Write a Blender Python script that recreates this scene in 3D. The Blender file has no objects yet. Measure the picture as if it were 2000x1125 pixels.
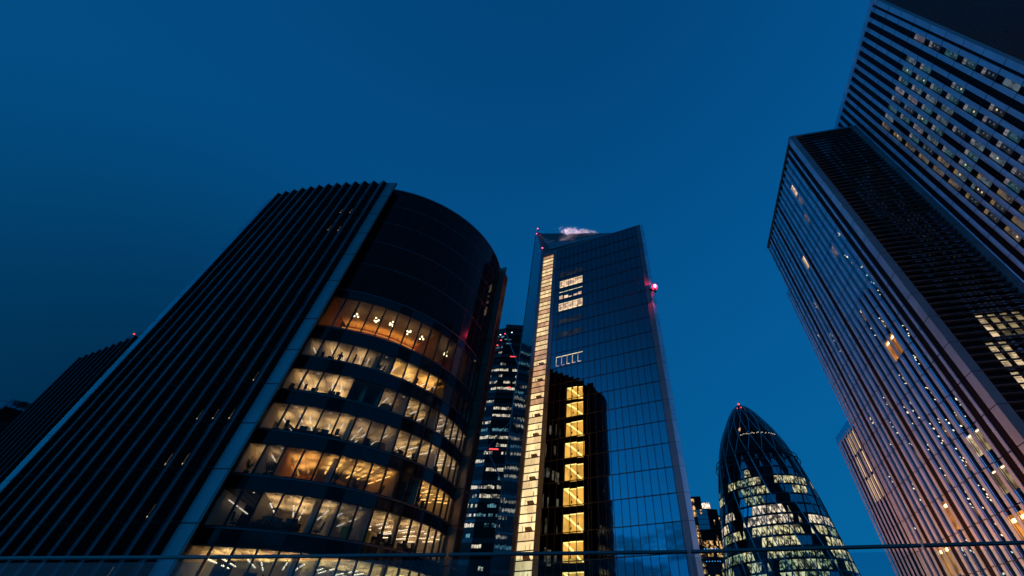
import bpy, math, random
from mathutils import Vector
random.seed(7)
R_ = math.radians
sc = bpy.context.scene
COL = sc.collection
Z0 = 70.0                      # eye height above the street; local heights h are measured from it

# ------------------------------------------------------------------ camera
cd = bpy.data.cameras.new('camera'); cam = bpy.data.objects.new('camera', cd); COL.objects.link(cam)
cam.location = (0, 0, Z0); cam.rotation_euler = (R_(90 + 43.36), 0, 0)
cd.sensor_width = 36; cd.lens = 776.2 / 2000 * 36; cd.shift_x = -133.3 / 2000
cd.clip_start = 0.05; cd.clip_end = 6000
sc.camera = cam

# ------------------------------------------------------------------ sky (dusk: brighter to the west behind us, low cloud bank there)
w = bpy.data.worlds.new('World'); sc.world = w; w.use_nodes = True
nt = w.node_tree; nt.nodes.clear()
def N(t, **k):
    n = nt.nodes.new(t)
    for a, v in k.items(): setattr(n, a, v)
    return n
def mth(op, a, b=None, c=None, clamp=False):
    n = N('ShaderNodeMath', operation=op); n.use_clamp = clamp
    for i, v in enumerate((a, b, c)):
        if v is None: continue
        if isinstance(v, (int, float)): n.inputs[i].default_value = v
        else: nt.links.new(v, n.inputs[i])
    return n.outputs[0]
def mapr(v, a, b, c, d):
    n = N('ShaderNodeMapRange', interpolation_type='SMOOTHSTEP')
    nt.links.new(v, n.inputs[0])
    for i, q in enumerate((a, b, c, d)): n.inputs[i + 1].default_value = q
    return n.outputs[0]
tc = N('ShaderNodeTexCoord'); sx = N('ShaderNodeSeparateXYZ'); nt.links.new(tc.outputs['Generated'], sx.inputs[0])
dx, dy, dz = sx.outputs
def dot(v):
    n = N('ShaderNodeVectorMath', operation='DOT_PRODUCT'); nt.links.new(tc.outputs['Generated'], n.inputs[0])
    n.inputs[1].default_value = v; return n.outputs['Value']
zc = mth('MAXIMUM', dz, 0.0)
z6 = mth('POWER', zc, 6.0)
el = mth('SUBTRACT', mth('SUBTRACT', 1.0, mth('MULTIPLY', zc, 0.40)), mth('MULTIPLY', z6, 0.12))
dusk = mapr(dot((-.6764, .7365, -.0023)), .60, 1.03, 1.0, .20)          # the night side
side = mth('ADD', 1.0, mth('MULTIPLY', dx, .20))
glow = mth('ADD', 1.0, mth('MULTIPLY', mapr(dot((-.86, -.50, .0)), .60, .97, 0.0, 1.0), mapr(dz, .86, .14, 0.0, 7.5)))
g = mth('MULTIPLY', mth('MULTIPLY', el, dusk), mth('MULTIPLY', side, glow))
# cloud bank low in the west
mp = N('ShaderNodeMapping'); nt.links.new(tc.outputs['Generated'], mp.inputs[0]); mp.inputs['Scale'].default_value = (3.2, 3.2, 9.0)
nz = N('ShaderNodeTexNoise'); nt.links.new(mp.outputs[0], nz.inputs['Vector'])
nz.inputs['Scale'].default_value = 1.6; nz.inputs['Detail'].default_value = 6; nz.inputs['Roughness'].default_value = .6
band = mth('MULTIPLY', mapr(dz, .30, .16, 0.0, 1.0), mapr(dy, .0, -.35, 0.0, 1.0))
cl = mapr(mth('ADD', nz.outputs['Fac'], mth('MULTIPLY', mapr(dz, .34, .04, -.15, .16), 1.0)), .50, .62, 0.0, 1.0)
cloud = mth('SUBTRACT', 1.0, mth('MULTIPLY', mth('MULTIPLY', cl, band), .62))
g = mth('MULTIPLY', g, cloud)
bl = mth('ADD', 2.62, mth('MULTIPLY', zc, .75))
cmb = N('ShaderNodeCombineColor')
nt.links.new(mth('MULTIPLY', g, .1135 * .012), cmb.inputs[0])
nt.links.new(mth('MULTIPLY', g, .1135), cmb.inputs[1])
nt.links.new(mth('MULTIPLY', mth('MULTIPLY', g, .1135), bl), cmb.inputs[2])
bg = N('ShaderNodeBackground'); nt.links.new(cmb.outputs[0], bg.inputs[0]); bg.inputs[1].default_value = 1.0
out = N('ShaderNodeOutputWorld'); nt.links.new(bg.outputs[0], out.inputs[0])

sd = bpy.data.lights.new('sun', 'SUN'); sun = bpy.data.objects.new('sun', sd); COL.objects.link(sun)   # last trace of afterglow from the west
sd.energy = .004; sd.angle = R_(20); sd.color = (1, .75, .6); sun.rotation_euler = (R_(80), 0, R_(-50)); sun.location = (0, -40, 300)

sc.view_settings.view_transform = 'Standard'; sc.view_settings.look = 'None'
sc.view_settings.exposure = 0; sc.view_settings.gamma = 1; sc.view_settings.use_curve_mapping = False
sc.render.engine = 'CYCLES'
cy = sc.cycles
cy.use_denoising = True; cy.max_bounces = 8; cy.diffuse_bounces = 2; cy.glossy_bounces = 4; cy.transmission_bounces = 4
cy.transparent_max_bounces = 16; cy.volume_bounces = 0; cy.sample_clamp_indirect = 3; cy.caustics_reflective = False; cy.caustics_refractive = False

# ------------------------------------------------------------------ materials
MT = {}
def mat(name):
    m = bpy.data.materials.new(name); m.use_nodes = True; MT[name] = m
    return m, m.node_tree, m.node_tree.nodes['Principled BSDF']
def pbr(name, col, rough=.5, metal=0., spec=.5, noise=None, em=None, es=0., bump=None):
    m, t, b = mat(name)
    b.inputs['Base Color'].default_value = (*col, 1); b.inputs['Roughness'].default_value = rough
    b.inputs['Metallic'].default_value = metal; b.inputs['Specular IOR Level'].default_value = spec
    if em: b.inputs['Emission Color'].default_value = (*em, 1); b.inputs['Emission Strength'].default_value = es
    if noise:                                    # (scale, lo, hi): mottled colour and roughness
        tcn = t.nodes.new('ShaderNodeTexCoord'); nn = t.nodes.new('ShaderNodeTexNoise'); t.links.new(tcn.outputs['Object'], nn.inputs['Vector'])
        nn.inputs['Scale'].default_value = noise[0]; nn.inputs['Detail'].default_value = 4
        r = t.nodes.new('ShaderNodeMapRange'); t.links.new(nn.outputs['Fac'], r.inputs[0])
        r.inputs[1].default_value = .3; r.inputs[2].default_value = .7; r.inputs[3].default_value = noise[1]; r.inputs[4].default_value = noise[2]
        mx = t.nodes.new('ShaderNodeMix'); mx.data_type = 'RGBA'; mx.blend_type = 'MULTIPLY'; mx.inputs[0].default_value = 1
        mx.inputs[6].default_value = (*col, 1); t.links.new(r.outputs[0], mx.inputs[7]); t.links.new(mx.outputs[2], b.inputs['Base Color'])
        r2 = t.nodes.new('ShaderNodeMath'); r2.operation = 'MULTIPLY'; t.links.new(r.outputs[0], r2.inputs[0]); r2.inputs[1].default_value = rough
        t.links.new(r2.outputs[0], b.inputs['Roughness'])
    return m
def lit(name, col, lo, hi, scale, a=.42, b_=.6, base=(.02, .02, .02), stretch=(1, 1, 1)):
    """a lit room behind glass: brighter and dimmer things inside, from noise"""
    m, t, b = mat(name)
    b.inputs['Base Color'].default_value = (*base, 1); b.inputs['Roughness'].default_value = .08
    tcn = t.nodes.new('ShaderNodeTexCoord'); mpn = t.nodes.new('ShaderNodeMapping'); nn = t.nodes.new('ShaderNodeTexNoise')
    t.links.new(tcn.outputs['Object'], mpn.inputs[0]); mpn.inputs['Scale'].default_value = stretch
    t.links.new(mpn.outputs[0], nn.inputs['Vector']); nn.inputs['Scale'].default_value = scale; nn.inputs['Detail'].default_value = 3
    r = t.nodes.new('ShaderNodeMapRange'); t.links.new(nn.outputs['Fac'], r.inputs[0])
    r.inputs[1].default_value = a; r.inputs[2].default_value = b_; r.inputs[3].default_value = lo; r.inputs[4].default_value = hi
    b.inputs['Emission Color'].default_value = (*col, 1); t.links.new(r.outputs[0], b.inputs['Emission Strength'])
    return m
def pane(name, tint, spec=1.5):
    m, t, b = mat(name); t.nodes.remove(b)
    o = t.nodes['Material Output']
    tr = t.nodes.new('ShaderNodeBsdfTransparent'); tr.inputs[0].default_value = (*tint, 1)
    gl = t.nodes.new('ShaderNodeBsdfGlossy'); gl.inputs['Roughness'].default_value = .01; gl.inputs[0].default_value = (.9, .95, 1, 1)
    fr = t.nodes.new('ShaderNodeFresnel'); fr.inputs[0].default_value = spec
    mx = t.nodes.new('ShaderNodeMixShader'); ge = t.nodes.new('ShaderNodeNewGeometry'); iv = t.nodes.new('ShaderNodeMath'); iv.operation = 'SUBTRACT'; iv.inputs[0].default_value = 1; t.links.new(ge.outputs['Backfacing'], iv.inputs[1])
    fm = t.nodes.new('ShaderNodeMath'); fm.operation = 'MULTIPLY'; t.links.new(fr.outputs[0], fm.inputs[0]); t.links.new(iv.outputs[0], fm.inputs[1])
    t.links.new(fm.outputs[0], mx.inputs[0]); t.links.new(tr.outputs[0], mx.inputs[1]); t.links.new(gl.outputs[0], mx.inputs[2])
    t.links.new(mx.outputs[0], o.inputs[0]); return m
pbr('mirror glass', (.12, .142, .165), .015, 1.)
pbr('side glass', (.17, .22, .26), .03, 1.)
pbr('teal glass', (.20, .36, .40), .03, 1.)
pbr('tower glass', (.74, .79, .84), .02, 1.)
pbr('dark glass', (.008, .006, .005), .07, 0., .13)
pbr('blue spandrel', (.006, .006, .006), .05, 0., .40)
pbr('black infill', (.007, .005, .005), .5, 0., .12)
pbr('brown black panel', (.014, .007, .005), .30, 0., .06, noise=(.35, .7, 1.4))
pbr('fin aluminium', (.085, .070, .078), .42, .7, noise=(.5, .75, 1.2))
pbr('edge panel', (.17, .21, .22), .55, .6, noise=(.25, .85, 1.1))
pbr('rib aluminium', (.52, .62, .72), .32, .60, noise=(.4, .88, 1.1))
pbr('frame metal', (.014, .012, .012), .4, .1, .3)
pbr('sill metal', (.12, .12, .13), .35, .6)
pbr('lattice metal', (.42, .46, .50), .4, .5)
pbr('corner cladding', (.50, .66, .72), .3, .9, noise=(.25, .85, 1.1))
pbr('tan stone', (.30, .21, .15), .35, .2, noise=(.6, .75, 1.15))
pbr('band metal', (.10, .10, .115), .35, .5, noise=(.3, .8, 1.2))
pbr('louvre bronze', (.055, .040, .034), .45, .3, noise=(.8, .6, 1.4))
pbr('roof louvre', (.16, .16, .18), .4, .5)
pbr('ceiling white', (.62, .55, .47), .8)
pbr('ceiling amber', (.62, .42, .20), .8)
pbr('timber wall', (.42, .13, .03), .55, noise=(2., .7, 1.2))
pbr('wall cream', (.55, .47, .36), .8)
pbr('wall ochre', (.62, .36, .06), .7)
pbr('curtain', (.40, .27, .17), .9)
pbr('carpet', (.05, .05, .055), .9)
pbr('chair black', (.012, .013, .016), .6)
pbr('desk dark', (.035, .037, .045), .5)
pbr('yellow fabric', (.75, .48, .02), .8)
pbr('orange fabric', (.5, .13, .03), .8)
pbr('skin', (.30, .17, .11), .6)
pbr('dark cloth', (.012, .013, .018), .8)
pbr('leaf', (.035, .06, .02), .6)
pbr('twig', (.055, .035, .022), .8)
pbr('concrete', (.22, .21, .20), .8, noise=(1.2, .75, 1.15))
pbr('asphalt', (.045, .045, .047), .8, noise=(.5, .7, 1.3))
pbr('rail steel', (.15, .105, .10), .5, .1)
pbr('screen dark', (.01, .012, .015), .2)
pane('clear pane', (.97, .97, .96), 1.3)
pane('tinted pane', (.80, .84, .86), 1.4)
pane('balustrade glass', (.78, .87, .91), 1.32)
pane('edge glass', (.66, .80, .86), 1.25)
for n, c, s in (('lamp white', (1, .86, .66), 4.5), ('lamp cool', (.92, .90, 1), 3.2), ('lamp warm', (1, .60, .22), 6.), ('lamp dim', (1, .82, .62), 1.2),
                ('lamp amber', (1, .50, .10), 9.), ('globe', (1, .76, .44), 3.2), ('red beacon', (1, .06, .10), 30.), ('red lens', (1, .02, .09), 2.2), ('red dot', (1, .05, .05), 2.5), ('blue dot', (.1, .45, 1), 2.5),
                ('white dot', (.75, .9, 1), 2.), ('green dot', (.1, .9, .25), 1.2), ('violet dot', (.45, .3, 1), 1.2), ('spot light', (1, .80, .50), 2.2), ('spot cool', (.85, 1, .85), 1.6),
                ('fill glow', (1, .55, .25), 3.), ('square light', (1, .72, .38), .75), ('square dim', (.6, .62, .66), .10)):
    pbr(n, (.1, .1, .1), .5, em=c, es=s)
lit('stair light', (1, .43, .06), 4.6, 8.5, .35, .35, .65)
lit('stair bright', (1, .58, .15), 13., 17., .5)
lit('lobby cream', (1, .69, .33), .80, 1.2, .8, stretch=(1, 1, .3))
lit('lobby pink', (1, .54, .28), .45, .75, .9, stretch=(1, 1, .3))
lit('lobby bright', (1, .74, .36), 1.0, 1.5, .8, stretch=(1, 1, .3))
lit('office peach', (1, .66, .42), .42, 1.15, .9)
lit('office faint', (.5, .55, .6), .006, .03, .7)
lit('office bluegrey', (.42, .62, .75), 0.048, 0.176, 1.1)
lit('office teal', (.12, .42, .52), 0.051, 0.170, 1.1)
lit('office brown', (.75, .58, .42), 0.032, 0.136, 1.2)
lit('office lilac', (.62, .52, .66), 0.098, 0.280, 1.2)
lit('curtain brown', (.9, .58, .27), 0.075, 0.240, 2.5, stretch=(2, 2, .3))
lit('curtain grey', (.62, .58, .64), 0.120, 0.300, 2.5, stretch=(2, 2, .3))
lit('office orange', (1, .36, .06), .30, .95, .6)
lit('office beige', (.9, .68, .34), .08, .36, .8)
lit('office pale', (1, .74, .42), .25, .80, 1.0)
lit('office warm strip', (1, .62, .32), .45, 1.05, .6, stretch=(1, 1, .3))
lit('round bright', (.96, .88, .46), .04, .95, .62, .40, .62)
lit('round white', (1, .84, .58), .06, 1.15, .62, .40, .62)
lit('round dim', (.70, .85, .45), .01, .6, .8, .45, .62)
lit('far bright', (1, .88, .64), .05, .80, .5, .40, .60)
lit('far teal', (.3, .75, .9), .01, .34, .5, .40, .62)
lit('far amber', (1, .55, .18), .02, 1.1, .45, .46, .60)
lit('far lantern', (1, .74, .52), .3, 2.4, .35, .38, .6)

# ------------------------------------------------------------------ mesh builder
ORG = {}
class MB:
    def __init__(s): s.v = []; s.f = []; s.m = []; s.names = []
    def mi(s, n):
        if n not in s.names: s.names.append(n)
        return s.names.index(n)
    def poly(s, pts, m):
        k = len(s.v); s.v += [tuple(p) for p in pts]; s.f.append(tuple(range(k, k + len(pts)))); s.m.append(s.mi(m))
    def hexa(s, p, m, side=None):                # 8 corners: 0-3 bottom ring, 4-7 top ring
        k = len(s.v); s.v += [tuple(q) for q in p]
        for i, fc in enumerate(((3, 2, 1, 0), (4, 5, 6, 7), (0, 1, 5, 4), (1, 2, 6, 5), (2, 3, 7, 6), (3, 0, 4, 7))):
            s.f.append(tuple(k + j for j in fc)); s.m.append(s.mi(m if side is None or i != 2 else side))
    def fbox(s, F, s0, s1, z0, z1, d0, d1, m, front=None):   # box on a facade frame; d outwards; 'front' = material of the outer face
        p = [F(s0, z0, d1), F(s1, z0, d1), F(s1, z0, d0), F(s0, z0, d0), F(s0, z1, d1), F(s1, z1, d1), F(s1, z1, d0), F(s0, z1, d0)]
        s.hexa(p, m, front)
    def prism(s, poly, z0, z1, m, top=None):     # vertical prism over a plan polygon (x,y), absolute heights
        n = len(poly); k = len(s.v)
        s.v += [(x, y, z0) for x, y in poly] + [(x, y, z1) for x, y in poly]
        for i in range(n):
            j = (i + 1) % n; s.f.append((k + i, k + j, k + n + j, k + n + i)); s.m.append(s.mi(m))
        s.f.append(tuple(k + i for i in reversed(range(n)))); s.m.append(s.mi(m))
        s.f.append(tuple(k + n + i for i in range(n))); s.m.append(s.mi(top or m))
    def tube(s, pts, r, m, n=6, r1=None):
        k = len(s.v); L = len(pts)
        for i, p in enumerate(pts):
            a = Vector(pts[max(i - 1, 0)]); b = Vector(pts[min(i + 1, L - 1)]); t = (b - a).normalized()
            u = t.orthogonal().normalized() if abs(t.z) > .9 else t.cross(Vector((0, 0, 1))).normalized(); q = t.cross(u)
            rr = r if r1 is None else r + (r1 - r) * i / max(1, L - 1)
            for j in range(n):
                c = Vector(p) + rr * (math.cos(2 * math.pi * j / n) * u + math.sin(2 * math.pi * j / n) * q); s.v.append(tuple(c))
        for i in range(L - 1):
            for j in range(n):
                s.f.append((k + i * n + j, k + i * n + (j + 1) % n, k + (i + 1) * n + (j + 1) % n, k + (i + 1) * n + j)); s.m.append(s.mi(m))
        s.f.append(tuple(k + j for j in reversed(range(n)))); s.m.append(s.mi(m))
        s.f.append(tuple(k + (L - 1) * n + j for j in range(n))); s.m.append(s.mi(m))
    def ball(s, c, r, m, n=10, q=6, sz=1.):
        k = len(s.v)
        for i in range(q + 1):
            ph = math.pi * i / q
            for j in range(n):
                th = 2 * math.pi * j / n; s.v.append((c[0] + r * math.sin(ph) * math.cos(th), c[1] + r * math.sin(ph) * math.sin(th), c[2] + sz * r * math.cos(ph)))
        for i in range(q):
            for j in range(n):
                s.f.append((k + i * n + j, k + (i + 1) * n + j, k + (i + 1) * n + (j + 1) % n, k + i * n + (j + 1) % n)); s.m.append(s.mi(m))
    def build(s, name, parent=None, smooth=False, kind=None, label=None):
        me = bpy.data.meshes.new(name); o = ORG.get(parent.name, Vector()) if parent else Vector()
        me.from_pydata([Vector(v) - o for v in s.v], [], s.f)
        for n in s.names: me.materials.append(MT[n])
        me.polygons.foreach_set('material_index', s.m)
        if smooth: me.polygons.foreach_set('use_smooth', [True] * len(s.f))
        me.update()
        ob = bpy.data.objects.new(name, me); COL.objects.link(ob)
        if parent: ob.parent = parent
        ORG[ob.name] = o
        if kind: ob['kind'] = kind
        if label: ob['label'] = label
        return ob
def thing(name, label, cat, loc, group=None):
    o = bpy.data.objects.new(name, None); COL.objects.link(o); o.location = loc; o.empty_display_size = .5
    o['label'] = label; o['category'] = cat
    if group: o['group'] = group
    ORG[o.name] = Vector(loc); return o
def tag(o, label, cat, group=None):
    o['label'] = label; o['category'] = cat
    if group: o['group'] = group
    return o
def frame(P, u):
    """facade frame: F(s along, h height above eye level, d outwards) -> world"""
    L = math.hypot(*u); u = (u[0] / L, u[1] / L); n = (u[1], -u[0])
    return lambda s, h, d=0.: (P[0] + u[0] * s + n[0] * d, P[1] + u[1] * s + n[1] * d, Z0 + h)
def window_set(parent, cells, name='window', rest='window_glazing', cap=95):
    """cells = [(apparent size, fill(MB))]: the largest become parts, the rest one 'stuff' part"""
    cells = sorted(cells, key=lambda c: -c[0]); ob = []
    for a, fn in cells[:cap]:
        m = MB(); fn(m); ob.append(m.build(name, parent))
    if len(cells) > cap:
        m = MB()
        for a, fn in cells[cap:]: fn(m)
        m.build(rest, parent, kind='stuff')
    return ob
def area(F, s, h, a=1.):
    p = F(s, h); return a / (p[0] ** 2 + p[1] ** 2 + (p[2] - Z0) ** 2)

# ------------------------------------------------------------------ ground
m = MB(); m.poly([(-3000, -3000, 0), (3000, -3000, 0), (3000, 3000, 0), (-3000, 3000, 0)], 'asphalt'); g_ = m.build('ground'); g_['kind'] = 'structure'

# ================================================================== curved office block (front left)
WO = (-33.27, 52.96); WR = 17.9
wil = thing('curved_office_block', 'dark stepped office block with saw-toothed ribs and a curved glass front of lit offices', 'building', (-33, 53, 0))
PK = [(-48.55, 35.93), (-47.13, 35.58), (-45.66, 35.27), (-44.2, 34.97), (-42.72, 34.71), (-41.25, 34.45), (-39.73, 34.23), (-38.28, 34.07), (-36.81, 33.94), (-35.28, 33.79), (-33.8, 33.70), (-32.33, 33.67), (-30.81, 33.67)]
VL = [(-48.2, 36.25), (-46.75, 35.94), (-45.27, 35.61), (-43.79, 35.32), (-42.28, 35.08), (-40.82, 34.90), (-39.28, 34.70), (-37.8, 34.58), (-36.31, 34.48), (-34.81, 34.38), (-33.32, 34.30), (-31.84, 34.28), (-30.40, 34.20)]
H = 55.0
JW = [51.45, 47.0, 42.6, 38.27, 33.6, 29.6, 27.62, 23.6, 19.65, 15.7, 11.72, 7.77, 3.85, -.1, -4.0, -8.0, -12.0]
def sawtooth(parent, pk, vl, start, top, bottom=-Z0, joints=()):
    """each bay: a wide dark glass leaf from peak to valley and the narrow metal return from the valley to the next peak"""
    prev = start
    for i, (p, v) in enumerate(zip(pk, vl)):
        m = MB()                                   # metal return prev valley -> this peak
        def wallbox(a, b, t, mname, mm):
            d = Vector((b[0] - a[0], b[1] - a[1])); L = d.length; F = frame(a, d)
            mm.fbox(F, 0, L, bottom, top, -t, 0, mname)
            return F, L
        F, L = wallbox(prev, p, .10, 'fin aluminium', m)
        for j in joints: m.fbox(F, 0, L, j - .07, j + .07, 0, .008, 'frame metal')
        m.build('return_fin', parent)
        m = MB(); F, L = wallbox(p, v, .12, 'brown black panel', m)
        for j in joints: m.fbox(F, .06, L - .02, j - .05, j + .05, 0, .01, 'frame metal')
        m.fbox(F, -.01, .07, bottom, top + .05, 0, .05, 'sill metal')                     # bright nose of each leaf
        m.build('glass_leaf', parent)
        prev = v
sawtooth(wil, PK, VL, (-49.92, 36.89), H, joints=JW)
# slot lights glimpsed inside the returns
for k, zs in ((11, (15.9, 11.9, 7.95, 3.9, 47.1, 43.)), (10, (11.9, 15.9, 43.2, 47.2)), (12, (19.8, 15.9))):
    F = frame(VL[k - 1], (PK[k][0] - VL[k - 1][0], PK[k][1] - VL[k - 1][1]))
    L = math.hypot(PK[k][0] - VL[k - 1][0], PK[k][1] - VL[k - 1][1])
    for z in zs:
        m = MB(); m.fbox(F, .03, .13, z + .1, z + 1.1, .0, .015, 'office brown')
        m.fbox(F, .05, .11, z + .2, z + .28, .015, .03, 'lamp dim'); m.build('slot_light', wil)
# outermost glass fin on the far left edge
F = frame((-50.81, 37.12), (.89, -.23)); m = MB(); m.fbox(F, 0, .92, -Z0, H, -.06, 0, 'edge glass')
for j in JW: m.fbox(F, 0, .92, j - .05, j + .05, .0, .01, 'frame metal')
m.build('glass_edge_fin', wil)
# light end panel facing the terrace
F = frame((-30.40, 34.2), (1.45, .03)); m = MB(); m.fbox(F, 0, 1.45, -Z0, H + .15, -.25, 0, 'frame metal', 'edge panel')
for j in [51.45, 47.0, 42.6, 38.27, 33.57, 27.66, 23.57, 19.62, 15.68, 11.72, 7.75, 3.8, -.1]: m.fbox(F, 0, 1.45, j - .055, j + .055, 0, .012, 'frame metal')
m.fbox(F, 1.27, 1.30, -Z0, H, 0, .008, 'frame metal')
m.build('end_panel', wil)
# reveal between end panel and glass
m = MB(); F = frame((-28.96, 34.24), (-.72, 1.14)); m.fbox(F, .02, .30, -Z0, H - .1, -.12, 0, 'tan stone'); m.fbox(F, .30, 1.34, -Z0, H - .1, -.12, -.01, 'frame metal'); m.build('side_reveal', wil)
# fin at the right end of the glass front
F = frame((-15.42, 53.0), (1.2, -.3)); m = MB(); m.fbox(F, 0, 1.23, -Z0, H + .3, -.3, 0, 'frame metal', 'tan stone')
for j in JW: m.fbox(F, 0, 1.23, j - .05, j + .05, 0, .012, 'frame metal')
m.fbox(F, 1.13, 1.23, -Z0, H + .3, 0, .10, 'sill metal')
m.build('end_fin', wil)
F = frame((-14.52, 53.1), (.38, 2.0)); m = MB(); m.fbox(F, 0, 2.1, -Z0, H - .4, -.3, 0, 'frame metal', 'brown black panel')
for j in JW: m.fbox(F, 0, 2.1, j - .04, j + .04, 0, .012, 'sill metal')
m.build('side_fin', wil)
# hidden body, roof and backs
m = MB(); m.prism([(-30.2, 36.2), (-49.6, 38.0), (-52, 75), (-20.2, 75), (-18.3, 67), (-16.0, 57.0), (-17.2, 54.6), (-24, 54), (-26.5, 47), (-31, 44.8)], 0, Z0 + H - 1.2, 'black infill'); m.build('core_walls', wil)
# ---- the glass front: 16 bays on an arc
NB = 16; A0, A1 = R_(-78.5), R_(-.5)
def AP(i, r=0.): a = A0 + (A1 - A0) * i / NB; return (WO[0] + (WR + r) * math.cos(a), WO[1] + (WR + r) * math.sin(a))
def bayF(i):
    p, q = AP(i), AP(i + 1); return frame(p, (q[0] - p[0], q[1] - p[1])), math.hypot(q[0] - p[0], q[1] - p[1])
FL = [(27.62, 32.11, 33.3), (23.67, 26.0, 27.62), (19.70, 22.17, 23.67), (15.66, 18.31, 19.70), (11.72, 14.37, 15.66), (7.76, 10.56, 11.72), (3.83, 6.53, 7.76), (-.1, 2.6, 3.83)]   # sill, head, next sill
for k, (zb, zt) in enumerate(((33.3, 38.2), (38.2, 42.6), (42.6, 46.9), (46.9, 51.0), (51.0, 54.9))):   # blind plant floors
    m = MB()
    for i in range(NB):
        F, L = bayF(i)
        m.fbox(F, .03, L - .03, zb + .05, zt - .05, -.1, random.uniform(-.004, .004), 'dark glass')
        m.fbox(F, -.03, .03, zb, zt, -.12, .012, 'frame metal'); m.fbox(F, 0, L, zb - .03, zb + .05, -.1, .05, 'sill metal' if k else 'blue spandrel')
    m.build('plant_floor_glazing', wil)
m = MB()
for i in range(NB):
    F, L = bayF(i); m.fbox(F, -.01, L + .01, 54.9, 55.15, -.3, .06, 'sill metal')
m.build('roof_coping', wil)
m = MB(); m.prism([AP(i, -.2) for i in range(NB + 1)] + [(-15.7, 56.5), (-20, 74.5), (-51, 74.5), (-49, 37.3), (-30.3, 35.0)], Z0 + 54.4, Z0 + 54.8, 'black infill'); m.build('roof', wil)
cells = []
for k, (sill, head, nxt) in enumerate(FL):
    m = MB(); s_ = MB(); hd_ = MB()
    for i in range(NB):
        F, L = bayF(i)
        m.fbox(F, .02, L - .02, head + .10, nxt - .03, -.12, .0, 'blue spandrel' if (i * 7 + k * 3) % 5 else 'dark glass')
        s_.fbox(F, 0, L, nxt - .03 if k else nxt - .05, nxt + .07, -.12, .07, 'sill metal'); hd_.fbox(F, 0, L, head, head + .1, -.12, .03, 'frame metal')
        m.fbox(F, -.025, .025, head + .1, nxt - .03, -.12, .012, 'frame metal')
    m.build('spandrel_band', wil); s_.build('sill_rail', wil); hd_.build('head_rail', wil)
    for i in range(NB):
        F, L = bayF(i)
        def fr_(m, F=F, L=L, sill=sill, head=head):
            m.fbox(F, 0, .075, sill + .07, head, -.16, .05, 'frame metal'); m.fbox(F, L - .075, L, sill + .07, head, -.16, .05, 'frame metal')
            m.fbox(F, .075, L - .075, sill + .07, sill + .16, -.1, .02, 'frame metal')
        def pn_(m, F=F, L=L, sill=sill, head=head, k=k, i=i):
            m.fbox(F, .075, L - .075, sill + .16, head, -.03, -.012, 'tinted pane' if (k in (1, 5) and i in (5, 6, 7)) or (k == 0 and i > 8) else 'clear pane')
        cells.append((k, i, fr_, pn_))
cells_main = [c for c in cells if c[0] < 7]
for k, i, fr_, pn_ in cells_main[:96]:
    m = MB(); fr_(m); wob = m.build('window', wil); m = MB(); pn_(m); m.build('pane', wob)
m = MB()
for k, i, fr_, pn_ in cells_main[96:] + [c for c in cells if c[0] == 7]: fr_(m); pn_(m)
m.build('window_glazing', wil, kind='stuff')

# ---- interiors: slabs, ceilings, partitions, luminaires
def arcpoly(i0, i1, r0, r1): return [AP(i, r0) for i in range(i0, i1 + 1)] + [AP(i, r1) for i in range(i1, i0 - 1, -1)]
DEP = -8.5
# per floor: rooms (bay from, to, lamp, lamps per bay pattern, ceiling, back wall)
ROOMS = [
 [(0, 9, 'amber', 'ceiling amber', 'timber wall', 1.0), (9, 13, 'dimamber', 'ceiling amber', 'timber wall', .5), (13, 16, 'none', 'ceiling white', 'wall cream', 0)],
 [(0, 1, 'dim', 'ceiling white', 'wall cream', .5), (1, 4, 'white', 'ceiling white', 'wall cream', .8), (4, 6, 'dim', 'ceiling white', 'wall cream', .5), (6, 11, 'bright', 'ceiling amber', 'wall ochre', 1.5), (11, 16, 'none', 'ceiling white', 'wall cream', .2)],
 [(0, 4, 'white', 'ceiling white', 'wall cream', 1.), (4, 6, 'none', 'ceiling white', 'wall cream', 0), (6, 8, 'dim', 'ceiling white', 'wall cream', .5), (8, 11, 'white', 'ceiling white', 'wall cream', .5), (11, 16, 'dim', 'ceiling white', 'wall cream', .5)],
 [(0, 5, 'white', 'ceiling white', 'wall cream', .8), (5, 8, 'dim', 'ceiling white', 'wall cream', .7), (8, 12, 'white', 'ceiling white', 'wall cream', .6), (12, 16, 'white', 'ceiling white', 'wall cream', .5)],
 [(0, 1, 'white', 'ceiling white', 'wall cream', .9), (1, 2, 'dim', 'ceiling white', 'curtain', .6), (2, 4, 'amber', 'ceiling white', 'wall ochre', 1.6), (4, 9, 'warm', 'ceiling white', 'curtain', .9), (9, 11, 'none', 'ceiling white', 'wall cream', .1), (11, 16, 'warm', 'ceiling white', 'curtain', .6)],
 [(0, 2, 'bars', 'carpet', 'desk dark', .35), (2, 6, 'white', 'ceiling white', 'wall cream', 1.), (6, 8, 'dim', 'ceiling white', 'wall cream', .6), (8, 16, 'white', 'ceiling white', 'wall cream', .7)],
 [(0, 6, 'bright', 'ceiling white', 'wall cream', 1.), (6, 16, 'bright', 'ceiling white', 'wall cream', .8)],
 [(0, 16, 'bright', 'ceiling white', 'wall cream', .8)]]
def emat(name, col, s):
    if name not in MT: pbr(name, (.1, .1, .1), .5, em=col, es=s)
    return name
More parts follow.
